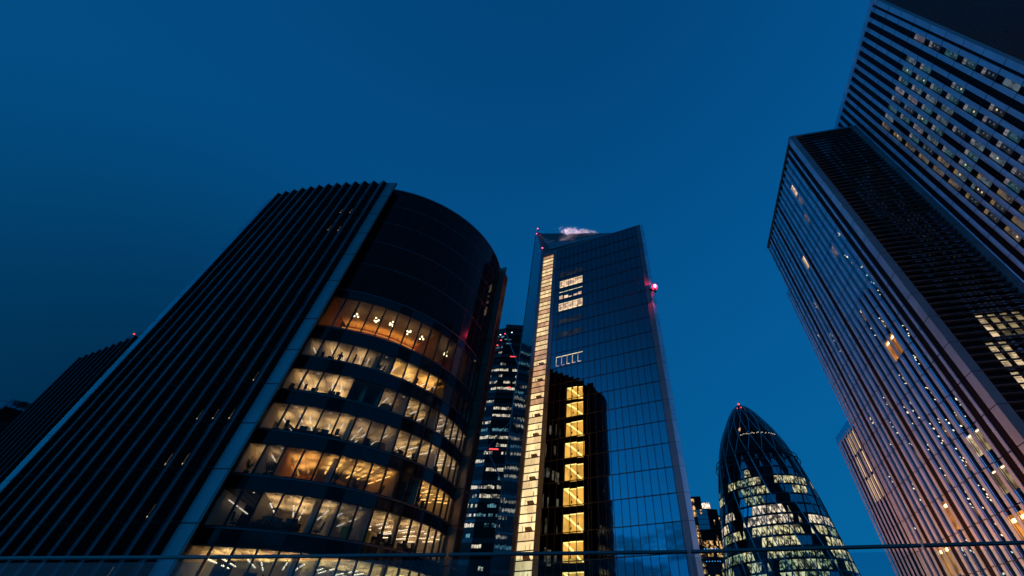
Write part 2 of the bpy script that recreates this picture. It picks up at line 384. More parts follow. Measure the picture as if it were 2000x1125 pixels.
for k, (sill, head, nxt) in enumerate(FL):
    m = MB(); m.prism(arcpoly(0, NB, -.14, DEP), Z0 + sill - .35, Z0 + sill + .03, 'carpet'); m.build('floor_slab', wil)
    for (b0, b1, kind, ceil, wall, st) in ROOMS[k]:
        m = MB(); m.prism(arcpoly(b0, b1, -.14, DEP), Z0 + head + .02, Z0 + head + .25, ceil); m.build('ceiling', wil)
        m = MB(); m.prism(arcpoly(b0, b1, DEP + 1.2 if k else DEP + 2.6, DEP), Z0 + sill + .03, Z0 + head + .02, wall)
        a, b = AP(b1, -.2), AP(b1, DEP + 1.2); F = frame(a, (b[0] - a[0], b[1] - a[1])); L = math.hypot(b[0] - a[0], b[1] - a[1])
        if b1 < NB: m.fbox(F, .1, L - .02, sill + .03, head + .02, -.05, .05, wall)
        m.build('partition_wall', wil)
        if kind == 'none': continue
        cm = MB()
        col, s = {'amber': ((1, .48, .12), 18.), 'dimamber': ((1, .50, .14), 6.), 'white': ((1, .66, .29), 25.), 'bright': ((1, .67, .26), 32.), 'dim': ((1, .69, .36), 12.), 'warm': ((1, .56, .16), 23.), 'bars': ((.95, .80, .75), 3.)}[kind]
        up = emat('uplight %s %.1f' % (kind, st), col, s * max(st, .3)); lm = emat('luminaire %s' % kind, (1, .86, .72) if kind in ('white', 'bright', 'dim', 'bars') else col, {'amber': .5, 'dimamber': .3, 'warm': 1.6, 'bars': .6, 'dim': .6, 'bright': 1.0}.get(kind, .8))
        for i in range(b0, b1):
            a, b = AP(i + .5, 0), AP(i + .5, -1); F = frame((a[0], a[1]), (b[0] - a[0], b[1] - a[1]))
            def bar(r, l, o, h=.50, uplit=True, half=.05):
                cm.fbox(F, r, r + l, head - h, head - h + .06, o - half, o + half, lm)
                if uplit: cm.fbox(F, r + .02, r + l - .02, head - h + .061, head - h + .066, o - half * .8, o + half * .8, up)
                for e in (.15, l - .15): cm.fbox(F, r + e, r + e + .015, head - h + .06, head + .02, o - .008, o + .008, 'frame metal')
            if k == 0:
                for q, r in enumerate((.8, 1.7, 2.7, 3.7)): cm.fbox(F, r, r + .10, head - .01, head + .03, -.05 + .5 * (q % 2 - .5), .05 + .5 * (q % 2 - .5), 'chair black')
                bar(5.2, .14, 0, .75, True, .68)  # hidden cove strip added to light the amber ceiling
                continue
            off = (.25, -.3, .1, -.1)[(i + k) % 4]
            if kind == 'warm':
                for r in (.9, 2.4, 3.9): bar(r, .9, off, .45)
            else:
                for r in ((1.0, 3.4) if (i + k) % 3 else (2.0, 4.6)): bar(r, 1.5 if kind != 'bars' else 2.0, off, .62)
            if i >= 11: bar(.28, .7, -off, .5, True, .06)  # extra strip added by the glass to brighten the ceiling edge
            cm.fbox(F, .55, .68, head - .01, head + .03, -off - .06, -off + .06, lm if i % 2 else 'chair black')
        for i in range(b0 * 2, b1 * 2):
            a, b = AP(i / 2, 0), AP(i / 2, -1); F = frame(a, (b[0] - a[0], b[1] - a[1])); cm.fbox(F, .2, 7.0, head + .004, head + .03, -.012, .012, 'tan stone')
        cm.build('ceiling_light', wil)
    m = MB(); a, b = AP(0, -.16), AP(0, DEP); F = frame(a, (b[0] - a[0], b[1] - a[1])); L = math.hypot(b[0] - a[0], b[1] - a[1]); m.fbox(F, .1, L, sill + .03, head + .02, -.02, .08, 'timber wall' if k == 0 else 'wall cream'); m.build('partition_wall', wil)
    m = MB(); a, b = AP(NB, -.16), AP(NB, DEP); F = frame(a, (b[0] - a[0], b[1] - a[1])); m.fbox(F, .1, L, sill + .03, head + .02, -.02, .08, 'wall cream'); m.build('partition_wall', wil)
# columns inside the front (two per floor)
for k in range(1, 8):
    sill, head, nxt = FL[k]
    for b in (4.9, 10.6):
        p = AP(b, -1.3); m = MB(); m.tube([(p[0], p[1], Z0 + sill + .03), (p[0], p[1], Z0 + head + .02)], .28, 'wall cream', 12); m.build('column', wil, smooth=True)
# ---- wall towards the glass tower: saw-toothed roof screen, stair windows (seen mirrored)
TA = (-14.95, 56.0); TU = (-2.5, 10.5); FT0 = frame(TA, TU)
FT = FT0
m = MB(); m.fbox(FT, -.9, 11.6, -Z0, 51.9, -.4, -.06, 'black infill'); m.fbox(FT, -.05, .0, -Z0, 54, -.06, .1, 'frame metal'); m.build('stair_wall', wil)
m = MB()
for i in range(7):
    s0 = i * 1.6
    m.hexa([FT(s0, 53.6, .3), FT(s0 + 1.6, 53.6, -.3), FT(s0 + 1.6, 53.6, -.6), FT(s0, 53.6, -.4), FT(s0, 55.6, .3), FT(s0 + 1.6, 54.9, -.3), FT(s0 + 1.6, 54.9, -.6), FT(s0, 55.6, -.4)], 'frame metal')
    m.fbox(FT, s0, s0 + .35, 51.8, 53.6, -.4, .1, 'frame metal')
    m.tube([FT(s0 + .35, 51.9, -.2), FT(s0 + 1.5, 53.5, -.2)], .05, 'frame metal')
m.build('roof_screen', wil)
for r in range(10):
    zt0, zt1 = 54.5 - 5.18 * r, 52.0 - 4.93 * r
    if r == 0: zt0, zt1 = 53.8, 51.7
    hh0, hh1 = 3.75, 3.42
    def P(t, v, d): return FT(.08 + 5.0 * t, (zt0 + (zt1 - zt0) * t) - v * (hh0 + (hh1 - hh0) * t), d)
    m = MB()
    for c in range(3):
        t0, t1 = c / 3 + .012, (c + 1) / 3 - .012
        m.hexa([P(t0, 1, .02), P(t1, 1, .02), P(t1, 1, -.04), P(t0, 1, -.04), P(t0, 0, .02), P(t1, 0, .02), P(t1, 0, -.04), P(t0, 0, -.04)], 'stair light')
    wob = m.build('stair_window', wil)
    m = MB()                                                       # the glowing stair flight and the head light
    m.hexa([P(.02, .95, .05), P(.10, .98, .05), P(.10, .98, .03), P(.02, .95, .03), P(.80, .08, .05), P(.97, .05, .05), P(.97, .05, .03), P(.80, .08, .03)], 'stair bright')
    m.hexa([P(.02, .06, .05), P(.98, .06, .05), P(.98, .06, .03), P(.02, .06, .03), P(.02, .01, .05), P(.98, .01, .05), P(.98, .01, .03), P(.02, .01, .03)], 'stair bright')
    m.build('stair_flight', wob)
    m = MB()
    for t, v in ((.30, .52), (.62, .72)): m.hexa([P(t, v + .12, .07), P(t + .09, v + .08, .07), P(t + .09, v + .08, .06), P(t, v + .12, .06), P(t, v - .06, .07), P(t + .05, v - .02, .07), P(t + .05, v - .02, .06), P(t, v - .06, .06)], 'chair black')
    m.build('landing_light', wob)
for r in range(9):
    z = 38 - 5 * r
    m = MB()
    for c in range(4):
        if random.random() < (.8 if r else .5):
            s0 = 6.4 + c * 1.2; m.fbox(FT, s0, s0 + random.choice((.25, .5, .8)), z + random.uniform(0, 1), z + random.uniform(2.2, 3.4), -.06, -.02, random.choice(('office pale', 'office beige', 'far bright')))
    if m.v: m.build('wall_light', wil)
# ---- lower step on the far left
PK2 = [(-51.6 - 1.31 * k, 37.2 + .56 * k) for k in range(9)]; VL2 = [(x + .30, y + .42) for x, y in PK2]
PK2 = PK2[::-1]; VL2 = VL2[::-1]
sawtooth(wil, PK2, VL2, (-62.75, 42.9), 27.6, joints=[23.6, 19.65, 15.7, 11.72, 7.77, 3.85, -.1])
m = MB(); m.prism([(-62.2, 43.0), (-51.4, 38.6), (-52, 75), (-66, 75)], 0, Z0 + 27.2, 'black infill'); m.build('lower_wing_core', wil)
m = MB()
for t in (0., .33, .66, 1.): x, y = -54.6 + 3.2 * t, 39.1 - 1.4 * t; m.tube([(x, y, Z0 + 27.2), (x, y, Z0 + 28.9)], .03, 'frame metal')
for h in (28.3, 28.9): m.tube([(-54.6, 39.1, Z0 + h), (-51.4, 37.7, Z0 + h)], .03, 'frame metal')
m.build('roof_railing', wil)
m = MB(); m.ball((-54.25, 39.0, Z0 + 29.1), .10, 'red dot'); m.tube([(-54.25, 39.0, Z0 + 28.9), (-54.25, 39.0, Z0 + 29.05)], .05, 'frame metal'); m.build('warning_light', wil)

# ================================================================== block with planted roof, far left
fb = thing('roof_garden_block', 'dark low block at the far left edge with glass balustrade and plants on its roof', 'building', (-90, 60, 0))
m = MB(); m.prism([(-88.4, 57.5), (-86.2, 60.5), (-110, 78), (-115, 70)], 0, Z0 + 28.6, 'brown black panel'); F = frame((-112, 52.5), (23.7, 5.0))
m.fbox(F, 0, 24.6, -60, 28.6, -20, 0, 'brown black panel'); m.build('walls', fb)
FR = frame((-88.0, 56.6), (2.2, 3.2))
m = MB(); m.fbox(FR, 0, 3.9, -60, 28.6, -20, 0, 'brown black panel'); m.build('side_walls', fb)
for r in range(7):
    for c in range(2):
        m = MB(); m.fbox(FR, .3 + c * 1.85, 1.8 + c * 1.85, 23.9 - r * 3.6, 26.6 - r * 3.6, 0, .02, 'dark glass'); m.build('window', fb)
    for c in range(6):
        m = MB(); m.fbox(F, 12.2 + c * 2.0, 13.8 + c * 2.0, 23.9 - r * 3.6, 26.6 - r * 3.6, 0, .02, 'dark glass'); m.build('window', fb)
m = MB()
for Fq, L in ((FR, 3.9), (F, 24.6)):
    m.fbox(Fq, 0, L, 28.62, 29.72, -.15, -.12, 'edge glass'); m.fbox(Fq, 0, L, 29.72, 29.78, -.17, -.1, 'frame metal')
    for t in range(0, int(L) + 1): m.fbox(Fq, t, t + .06, 28.6, 29.72, -.12, -.08, 'frame metal')
m.build('roof_balustrade', fb)
def leafy(m, c, r, n, size, matn='leaf', sz=.7):
    for _ in range(n):
        while True:
            p = Vector((random.uniform(-1, 1), random.uniform(-1, 1), random.uniform(-1, 1)))
            if .2 < p.length < 1: break
        p = Vector((c[0] + p.x * r, c[1] + p.y * r, c[2] + p.z * r * sz)); a = Vector((random.gauss(0, 1), random.gauss(0, 1), random.gauss(0, 1))).normalized(); b = a.orthogonal().normalized()
        m.poly([p - a * size, p + b * size * .4, p + a * size, p - b * size * .4], matn)
m = MB()
for t in (1.1, 1.7, 2.3): p = FR(t, 29.6, -.8); leafy(m, p, .75, 130, .18, sz=.6); m.tube([FR(t, 28.6, -.8), FR(t, 29.6, -.8)], .05, 'twig')
tag(m.build('roof_shrub'), 'dark shrubs standing behind the glass balustrade on the far left roof', 'shrub')

# ================================================================== sharp glass tower (centre)
scp = thing('sharp_glass_tower', 'slanted-top blue mirror glass tower with a tall lit cream slot and red beacons', 'tower', (0, 80, 0))
SE = (-7.595, 75.636); AZ = R_(-22.14); SU = (math.cos(AZ), math.sin(AZ)); FS = frame(SE, SU)
ST = 85.5; CW = (24.31 - 1.12) / 18
JS = [81.62 - 3.902 * k for k in range(-1, 30)]
c0, c1 = FS(-3.9, 0, -.7), FS(25.6, 0, -.35)
m = MB(); m.prism([FS(-3.9, 0, -1.7)[:2], FS(0, 0, -1.7)[:2], FS(.1, 0, -.35)[:2], c1[:2], (c1[0] + 2.2, c1[1] + 21), (-9., 99), (-13, 92)], 0, Z0 + ST - .3, 'frame metal'); m.build('tower_core', scp)
def tilt(): return random.gauss(0, .0011)
cells = []
lit_rows = {2: 1, 4: 1}
for r in range(len(JS) - 1):
    zt, zb = JS[r], JS[r + 1]; k = r - 1
    if zb < -16: break
    for c in range(18):
        s0, s1 = 1.12 + CW * c, 1.12 + CW * (c + 1)
        isl = k in (2, 3, 4, 8) and 1 <= c <= 5
        def fn(m, s0=s0, s1=s1, zt=zt, zb=zb, k=k, c=c, isl=isl):
            if not isl:
                a, b = tilt(), tilt(); w_, h_ = s1 - s0, zt - zb
                q = [FS(s0 + .025, zb + .03, -a * w_ - b * h_), FS(s1 - .025, zb + .03, a * w_ - b * h_), FS(s1 - .025, zb + .03, -.1), FS(s0 + .025, zb + .03, -.1),
                     FS(s0 + .025, zt - .03, -a * w_ + b * h_), FS(s1 - .025, zt - .03, a * w_ + b * h_), FS(s1 - .025, zt - .03, -.1), FS(s0 + .025, zt - .03, -.1)]
                m.hexa(q, 'mirror glass')
                if 1 <= c <= 5 and k in (1, 5, 6):
                    m.fbox(FS, s0 + .06, s1 - .06, zb + .4, zb + 2.2 - .5 * (k != 1), 0.004, .012, 'office faint')
            else:
                m.fbox(FS, s0 + .025, s1 - .025, zt - 1.0, zt - .03, -.1, 0, 'mirror glass'); m.fbox(FS, s0 + .025, s1 - .025, zb + .03, zb + .5, -.1, 0, 'mirror glass')
                if k in (2, 4): m.fbox(FS, s0 + .04, s1 - .04, zb + .5, zt - 1.0, -.1, -.02, 'office peach')
                else: m.fbox(FS, s0 + .025, s1 - .025, zb + .5, zt - 1.0, -.1, 0, 'mirror glass')
                m.fbox(FS, s0 + .02, s1 - .02, zt - 1.15, zt - 1.02, .0, .02, 'lamp warm' if 0 else 'lobby bright')
                if k == 8: m.fbox(FS, s0 + .03, s0 + .14, zb + .5, zt - 1.1, .0, .02, 'office peach'); m.fbox(FS, s0 + .2, s1 - .5, zb + .5, zb + .62, 0, .02, 'office peach')
                if k == 3: m.fbox(FS, s0 + .1, s1 - .3 * (c % 2), zb + .5, zb + (1.6 if c == 1 else .8 + .3 * (c % 3)), 0, .02, 'office peach')
                if k in (2, 4):
                    m.fbox(FS, s0 + .2, s0 + .9, zb + .55, zb + .9, 0, .02, 'lobby bright'); m.fbox(FS, s0 + .5, s0 + .6, zb + .8, zt - 1.3, 0, .025, 'tan stone')
        cells.append((area(FS, s0, zb, 1 + 50 * isl), fn))
window_set(scp, cells, 'window', 'mirror_glazing', 95)
m = MB()
for j in JS:
    if j > -16: m.fbox(FS, 1.12, 24.31, j - .06, j + .06, -.05, .06, 'black infill')
for c in range(19):
    s = 1.12 + CW * c; m.fbox(FS, s - .04, s + .04, -20, ST - .05, -.05, .055, 'black infill')
m.build('mullion_grid', scp)
def slab_panel(F, s0, s1, z0, z1, matn, name, dz=None):
    m = MB(); m.fbox(F, s0, s1, z0, z1, -.2, .02, matn)
    for j in JS:
        if z0 < j < z1: m.fbox(F, s0, s1, j - .03, j + .03, .02, .03, 'frame metal')
    return m.build(name, scp)
slab_panel(FS, 24.34, 25.45, -Z0, ST + .1, 'band metal', 'corner_band')
slab_panel(FS, .02, 1.09, -Z0, ST + .1, 'band metal', 'slot_side_band')
FC = frame(FS(25.47, 0, .02)[:2], (math.cos(R_(18)), math.sin(R_(18))))
slab_panel(FC, 0, .95, -Z0, ST + .3, 'corner cladding', 'corner_edge_panel')
FRt = frame(FC(.95, 0, 0)[:2], (.12, .99)); m = MB(); m.fbox(FRt, 0, 22, -Z0, ST - .2, -.3, 0, 'side glass'); m.build('right_side_wall', scp)
m = MB(); m.fbox(FS, .0, 25.5, ST + .02, ST + .35, -.25, .05, 'edge panel'); m.build('roof_edge', scp)
# lit slot: three bright cells per floor
zz = 84.9; n = 0
m = MB(); m.fbox(FS, -3.3, 0.0, -Z0, ST + .6, -1.6, -.6, 'band metal'); m.build('slot_back', scp)
slotc = []
while zz > -12:
    mt = ('lobby pink', 'lobby cream', 'lobby cream')[n % 3] if zz > 55 else ('lobby pink', 'lobby pink', 'lobby cream')[n % 3] if zz > 40 else ('lobby cream', 'lobby bright', 'lobby bright')[n % 3]
    def fn(m, zz=zz, mt=mt, n=n):
        m.fbox(FS, -3.22, -.04, zz - 1.20, zz, -.6, -.35, mt)
        if n % 3 == 1 or (n % 3 == 2 and zz > 50):
            s = -2.4 + 1.5 * random.random(); m.fbox(FS, s, s + .06, zz - 1.15, zz - .5, -.35, -.33, 'tan stone')
            m.fbox(FS, -.9, -.75, zz - 1.15, zz - .3, -.35, -.33, 'office pale')
        if n % 3 == 2 and zz < 50:
            m.hexa([FS(-1.9, zz - 1.2, -.33), FS(-.5, zz - 1.2, -.33), FS(-.5, zz - 1.2, -.35), FS(-1.9, zz - 1.2, -.35), FS(-2.1, zz - .55, -.33), FS(-.9, zz - .55, -.33), FS(-.9, zz - .55, -.35), FS(-2.1, zz - .55, -.35)], 'tan stone')
            m.fbox(FS, -2.5, -2.4, zz - 1.2, zz - .3, -.35, -.33, 'tan stone')
        if n % 3 == 0: m.fbox(FS, -1.9, -1.84, zz - .8, zz - .5, -.35, -.33, 'tan stone')
    slotc.append((1, fn)); zz -= 1.352; n += 1
window_set(scp, slotc, 'slot_window', cap=99)
m = MB(); zz = 84.9 + .075
while zz > -12.5: m.fbox(FS, -3.22, -.04, zz - .075, zz + .075, -.6, -.18, 'frame metal'); zz -= 1.352
m.build('slot_floor_edges', scp)
slab_panel(FS, -4.05, -3.24, -Z0, 87.2, 'band metal', 'slot_left_band')
slab_panel(FS, -3.24, .0, 85.0, 86.4, 'band metal', 'slot_head')
# leaning left face rising to the peak
A = Vector(FS(-4.07, 0, 0)); A.z = 0; B = Vector((-18.5, 95.6, 0)); Pk = Vector((-16.89, 96.1, Z0 + 120.5)); At = Vector((A.x, A.y, Z0 + 87.6))
m = MB(); nl = Vector((-.96, -.28, 0)); 
def lerp3(a, b, t): return a + (b - a) * t
def LF(s, t, d=0.):          # s across (0 near slot, 1 far edge), t height 0..1
    return lerp3(lerp3(A, At, t), lerp3(B, Pk, t), s) + nl * d
m = MB(); NS, NR = 12, 44
for i in range(NS):
    for r in range(NR):
        t0, t1 = .38 + .62 * r / NR, .38 + .62 * (r + 1) / NR; s0, s1 = i / NS, (i + 1) / NS; e = tilt() * 2
        m.hexa([LF(s0 + .003, t0 + .0006, e), LF(s1 - .003, t0 + .0006, -e), LF(s1 - .003, t0 + .0006, -.1), LF(s0 + .003, t0 + .0006, -.1), LF(s0 + .003, t1 - .0006, e), LF(s1 - .003, t1 - .0006, -e), LF(s1 - .003, t1 - .0006, -.1), LF(s0 + .003, t1 - .0006, -.1)], 'side glass')
m.build('left_glass_face', scp)
m = MB(); q = [LF(0, 0, -.15), LF(1, 0, -.15), LF(1, 1, -.15), LF(0, 1, -.15)]; q2 = [p - nl * .5 for p in q]; m.hexa([q[0], q[1], q2[1], q2[0], q[3], q[2], q2[2], q2[3]], 'frame metal'); m.build('left_face_backing', scp)
m = MB(); m.tube([LF(1, .3, .02), LF(1, 1, .02)], .12, 'sill metal'); m.build('left_face_edge', scp)
# sloping louvred roof behind the front edge
B2 = Vector(FS(19.5, ST + .1, -.3)); A2 = Vector(FS(-3.6, 87.3, -.3)); Q2 = Vector((-7.5, 94.0, Z0 + 115.3)); P2 = Vector((-16.4, 96.0, Z0 + 119.6))
def RP(u, v): return lerp3(lerp3(A2, B2, u), lerp3(P2, Q2, u), v)
rn = (B2 - A2).cross(P2 - A2).normalized()
if rn.y > 0: rn = -rn
m = MB(); m.hexa([RP(0, 0) - rn * .4, RP(1, 0) - rn * .4, RP(1, 0) - rn * .2, RP(0, 0) - rn * .2, RP(0, 1) - rn * .4, RP(1, 1) - rn * .4, RP(1, 1) - rn * .2, RP(0, 1) - rn * .2], 'frame metal'); m.build('sloping_roof', scp)
for i in range(7):
    v0, v1 = .06 + .135 * i, .06 + .135 * i + .10
    m = MB(); m.hexa([RP(.10, v0) - rn * .2, RP(1, v0) - rn * .2, RP(1, v0), RP(.10, v0), RP(.10, v1) - rn * .2, RP(1, v1) - rn * .2, RP(1, v1) + rn * .15, RP(.10, v1) + rn * .15], 'roof louvre'); m.build('roof_louvre', scp)
m = MB(); m.tube([RP(0, 0) + rn * .1, RP(0, 1) + rn * .1], .25, 'band metal'); m.tube([RP(0, 1), RP(1, 1)], .12, 'band metal'); m.build('roof_ridge_rail', scp)
# red beacons
def beacon(p, r, energy=0):
    m = MB(); m.ball(p, r, 'red lens', 12, 8); m.ball((p[0], p[1] - r * .75, p[2] - r * .3), r * .48, 'red beacon', 10, 6); m.tube([(p[0], p[1], p[2] - r * 2.2), (p[0], p[1], p[2] - r * .9)], r * .35, 'frame metal'); ob = m.build('red_beacon', scp, smooth=True)
    if energy:
        l = bpy.data.lights.new('beacon_light', 'SPOT'); l.energy = energy; l.color = (1, .03, .10); l.shadow_soft_size = 0.0; l.spot_size = R_(150); l.spot_blend = .6
        lo = bpy.data.objects.new('beacon_light', l); COL.objects.link(lo); lo.parent = ob; lo.location = Vector(p) - ORG[ob.name] + Vector((r * .2, -r * 1.5, 0)); lo.rotation_euler = Vector((.85, -.5, .1)).to_track_quat('Z', 'Y').to_euler()
pb = Vector(FS(26.55, 61.6, .75)); beacon(pb, .70, 9000)
beacon(Vector(FS(-3.62, 88.45, .35)), .20, 120); beacon(Pk + Vector((.45, -.1, 1.7)), .22, 40); beacon(Pk + Vector((.5, -1.6, -3.2)), .16, 60)
m = MB(); m.fbox(FS, 25.3, 26.4, 61.2, 61.35, .05, .9, 'frame metal'); m.tube([Pk + Vector((.45, -.1, -.6)), Pk + Vector((.45, -.1, 1.5))], .06, 'frame metal'); m.build('beacon_bracket', scp)

# steam drifting off the roof
vm = bpy.data.materials.new('steam'); vm.use_nodes = True; t = vm.node_tree; t.nodes.remove(t.nodes['Principled BSDF'])
tcn = t.nodes.new('ShaderNodeTexCoord'); mpn = t.nodes.new('ShaderNodeMapping'); t.links.new(tcn.outputs['Object'], mpn.inputs[0]); mpn.inputs['Scale'].default_value = (.62, .62, .95)
nn = t.nodes.new('ShaderNodeTexNoise'); t.links.new(mpn.outputs[0], nn.inputs[0]); nn.inputs['Scale'].default_value = 1.0; nn.inputs['Detail'].default_value = 7; nn.inputs['Roughness'].default_value = .62; nn.inputs['Distortion'].default_value = .9
sp = t.nodes.new('ShaderNodeSeparateXYZ'); t.links.new(tcn.outputs['Object'], sp.inputs[0])
def tm(op, a, b):
    n = t.nodes.new('ShaderNodeMath'); n.operation = op
    for i, v in enumerate((a, b)):
        if isinstance(v, (int, float)): n.inputs[i].default_value = v
        else: t.links.new(v, n.inputs[i])
    return n.outputs[0]
ex = tm('POWER', tm('DIVIDE', sp.outputs[0], 8.6), 2.0); ey = tm('POWER', tm('DIVIDE', sp.outputs[1], 1.6), 2.0)
zz_ = tm('ADD', sp.outputs[2], tm('MULTIPLY', sp.outputs[0], .20)); ez = tm('POWER', tm('DIVIDE', zz_, 2.7), 2.0)
fall = tm('SUBTRACT', 1.0, tm('ADD', tm('ADD', ex, ey), ez))
den = tm('MAXIMUM', tm('SUBTRACT', tm('ADD', tm('MULTIPLY', nn.outputs[0], 1.5), tm('MULTIPLY', fall, .40)), .975), 0.0)
pv = t.nodes.new('ShaderNodeVolumePrincipled'); pv.inputs['Color'].default_value = (.95, .85, .92, 1); t.links.new(tm('MULTIPLY', den, 5.0), pv.inputs['Density'])
t.links.new(pv.outputs[0], t.nodes['Material Output'].inputs['Volume']); MT['steam'] = vm
m = MB(); m.hexa([(-8.6, -1.7, -4.2), (8.6, -1.7, -4.2), (8.6, 1.7, -4.2), (-8.6, 1.7, -4.2), (-8.6, -1.7, 4.2), (8.6, -1.7, 4.2), (8.6, 1.7, 4.2), (-8.6, 1.7, 4.2)], 'steam')
so = m.build('steam_plume'); so.location = (-.4, 82.0, Z0 + 102.2); tag(so, 'pale pinkish wisp of steam drifting over the roof of the slanted glass tower', 'steam'); so['kind'] = 'stuff'
for x, y, z, e in ((7.5, 72.0, 91.5, 20000), (-7.5, 77.5, 95.5, 14000)):  # added lamps without fixtures above the roof, to brighten the steam
    l = bpy.data.lights.new('steam_fill_light', 'SPOT'); l.energy = e; l.color = (1, .84, .94); l.shadow_soft_size = 0.0; l.spot_size = R_(70); l.spot_blend = .7
    lo = bpy.data.objects.new('steam_fill_light', l); COL.objects.link(lo); lo.parent = scp; lo.location = Vector((x, y, Z0 + z)) - ORG[scp.name]
    lo.rotation_euler = (Vector((x, y, z)) - Vector((-1.2, 83.5, 102.5))).to_track_quat('Z', 'Y').to_euler()

# ================================================================== wedge tower behind
wd = thing('wedge_tower', 'distant glass tower with rows of white office lights left of the slanted tower', 'tower', (-45, 205, 0))
FA = frame((-46.6, 199.3), (9.6, .9)); FB = frame((-104, 213.4), (57.4, -14.1)); LB_ = 59.1
m = MB(); m.prism([(-46.6, 199.5), (-18, 202.2), (-18, 250), (-104, 250), (-104, 213.6)], 0, Z0 + 153, 'dark glass'); m.build('tower_body', wd)
m = MB(); m.fbox(FA, -.3, 28, 153, 156.2, -.6, .3, 'frame metal'); m.fbox(FB, 0, LB_, 150.3, 153.4, -.6, .3, 'frame metal'); m.build('roof_parapet', wd)
cells = []; bands = MB()
for F, L, c0 in ((FA, 16, 0), (FB, LB_, 1)):
    z = 150.
    r = 0
    while z > -10:
        p_lit = (.05 if z > 133 else .75 if z > 114 else .12 if z > 108 else .62 if z > 60 else .55)
        run = 0; on = False; tone = random.random()
        rowp = random.random() < p_lit + .15
        bands.fbox(F, 0, L, z - 4.0 + 2.3, z - .02, .0, .12, 'dark glass' if r % 2 else 'blue spandrel')
        for c in range(int(L / 1.05)):
            if run <= 0: on = rowp and random.random() < .72; run = random.randint(2, 7)
            run -= 1
            if on and random.random() < .88:
                mt = 'far bright' if tone < .68 else 'far teal'
                s0 = c * 1.05
                def fn(m, F=F, s0=s0, z=z, mt=mt): m.fbox(F, s0 + .08, s0 + .95, z - 3.7, z - 3.7 + random.uniform(1.2, 1.7), .0, .06, mt)
                cells.append((area(F, s0, z - 3, 1 if F is FA or s0 > 45 else .1), fn))
        z -= 3.95; r += 1
bands.build('floor_bands', wd)
window_set(wd, cells, 'window', 'window_glazing', 95)
m = MB()
for F, L in ((FA, 28), (FB, LB_)):
    for z in (132.2, 106, 77.5, 47.2): m.fbox(F, -.1, L, z - .5, z + .5, .0, .5, 'frame metal')
    m.tube([F(0, 150, .6), F(L * .7, 106, .6)], .35, 'band metal'); m.tube([F(L * .7, 106, .6), F(0, 77.5, .6)], .35, 'band metal'); m.tube([F(0, 77.5, .6), F(L * .7, 47, .6)], .35, 'band metal')
m.build('brace_frame', wd)
def dots(F, pts, name):
    for s, z, mt, w_ in pts:
        m = MB(); m.fbox(F, s, s + w_, z - .28, z + .28, .5, .62, mt); m.build(name, wd)
dots(FA, [(-.5, 148.6, 'red dot', .9), (3.6, 150., 'white dot', .8), (-3.2, 147.7, 'white dot', .8), (-2.4, 143.6, 'red dot', 1.0), (-4., 139.8, 'red dot', 1.0), (-6.5, 139., 'white dot', .9), (5., 132.3, 'red dot', 3.5), (6., 112, 'red dot', 1.6), (1.2, 77.6, 'red dot', 4.5), (.3, 144.5, 'far teal', 4.), (1.5, 141.5, 'far teal', 3.), (-5.5, 143.3, 'far teal', 2.5)], 'marker_light')

# ================================================================== rounded lattice tower
GX, GY = 92.65, 215.7
gk = thing('rounded_lattice_tower', 'bullet-shaped glass tower with diagonal lattice and bands of bright office light', 'tower', (GX, GY, 0))
PR = [(-70, 24.5), (-30, 27.2), (0, 28.3), (20, 27.8), (29, 27.0), (42, 25.2), (50.7, 24.0), (63, 22.0), (73, 19.9), (80, 18.1), (85.4, 16.5), (90.7, 14.2), (95, 11.9), (97.5, 10.4), (101, 8.4), (103, 7.2), (106, 4.9), (108, 3.0), (110, .05)]
def GR(z):
    for (a, r), (b, q) in zip(PR, PR[1:]):
        if z <= b: return r + (q - r) * (z - a) / (b - a)
    return .05
def GP(z, ang, d=0.):
    r = GR(z) + d; a = R_(ang); return Vector((GX + r * math.cos(a), GY + r * math.sin(a), Z0 + z))
NC = 72; DA = 5.
FH = 4.15; ZT = 76.0
m = MB(); k0 = 0
ring = []
zs = [ -70, -30] + [-30 + 4.15 * i for i in range(1, 26)] + [77, 80, 83, 86, 89, 92, 95, 98, 101, 103.5, 106, 108, 109.5]
for z in zs: ring.append([GP(z, 5 * j, -.25) for j in range(NC)])
for r in range(len(zs) - 1):
    for j in range(NC): m.poly([ring[r][j], ring[r][(j + 1) % NC], ring[r + 1][(j + 1) % NC], ring[r + 1][j]], 'black infill')
m.build('dark_core', gk)
facing = math.degrees(math.atan2(-GY, -GX))
def litness(n, ang):
    h_ = ZT - n * FH
    r = random.Random(n * 131 + int(((ang - 5 * n) % 360) // 20) * 17)
    rowb = random.Random(n * 31 + 5).random()
    rel = ((ang - facing + 180) % 360) - 180         # + = right hand as seen from here
    p = (.66 if h_ > 46 else .93) * (1.05 if rel > -25 else .8) * (1.15 if rowb > .28 else .45)
    if n <= 1: return None
    if r.random() < p: return 'round white' if (rowb > .75 and h_ > 20) else 'round bright' if r.random() < .75 else 'round dim'
    return None
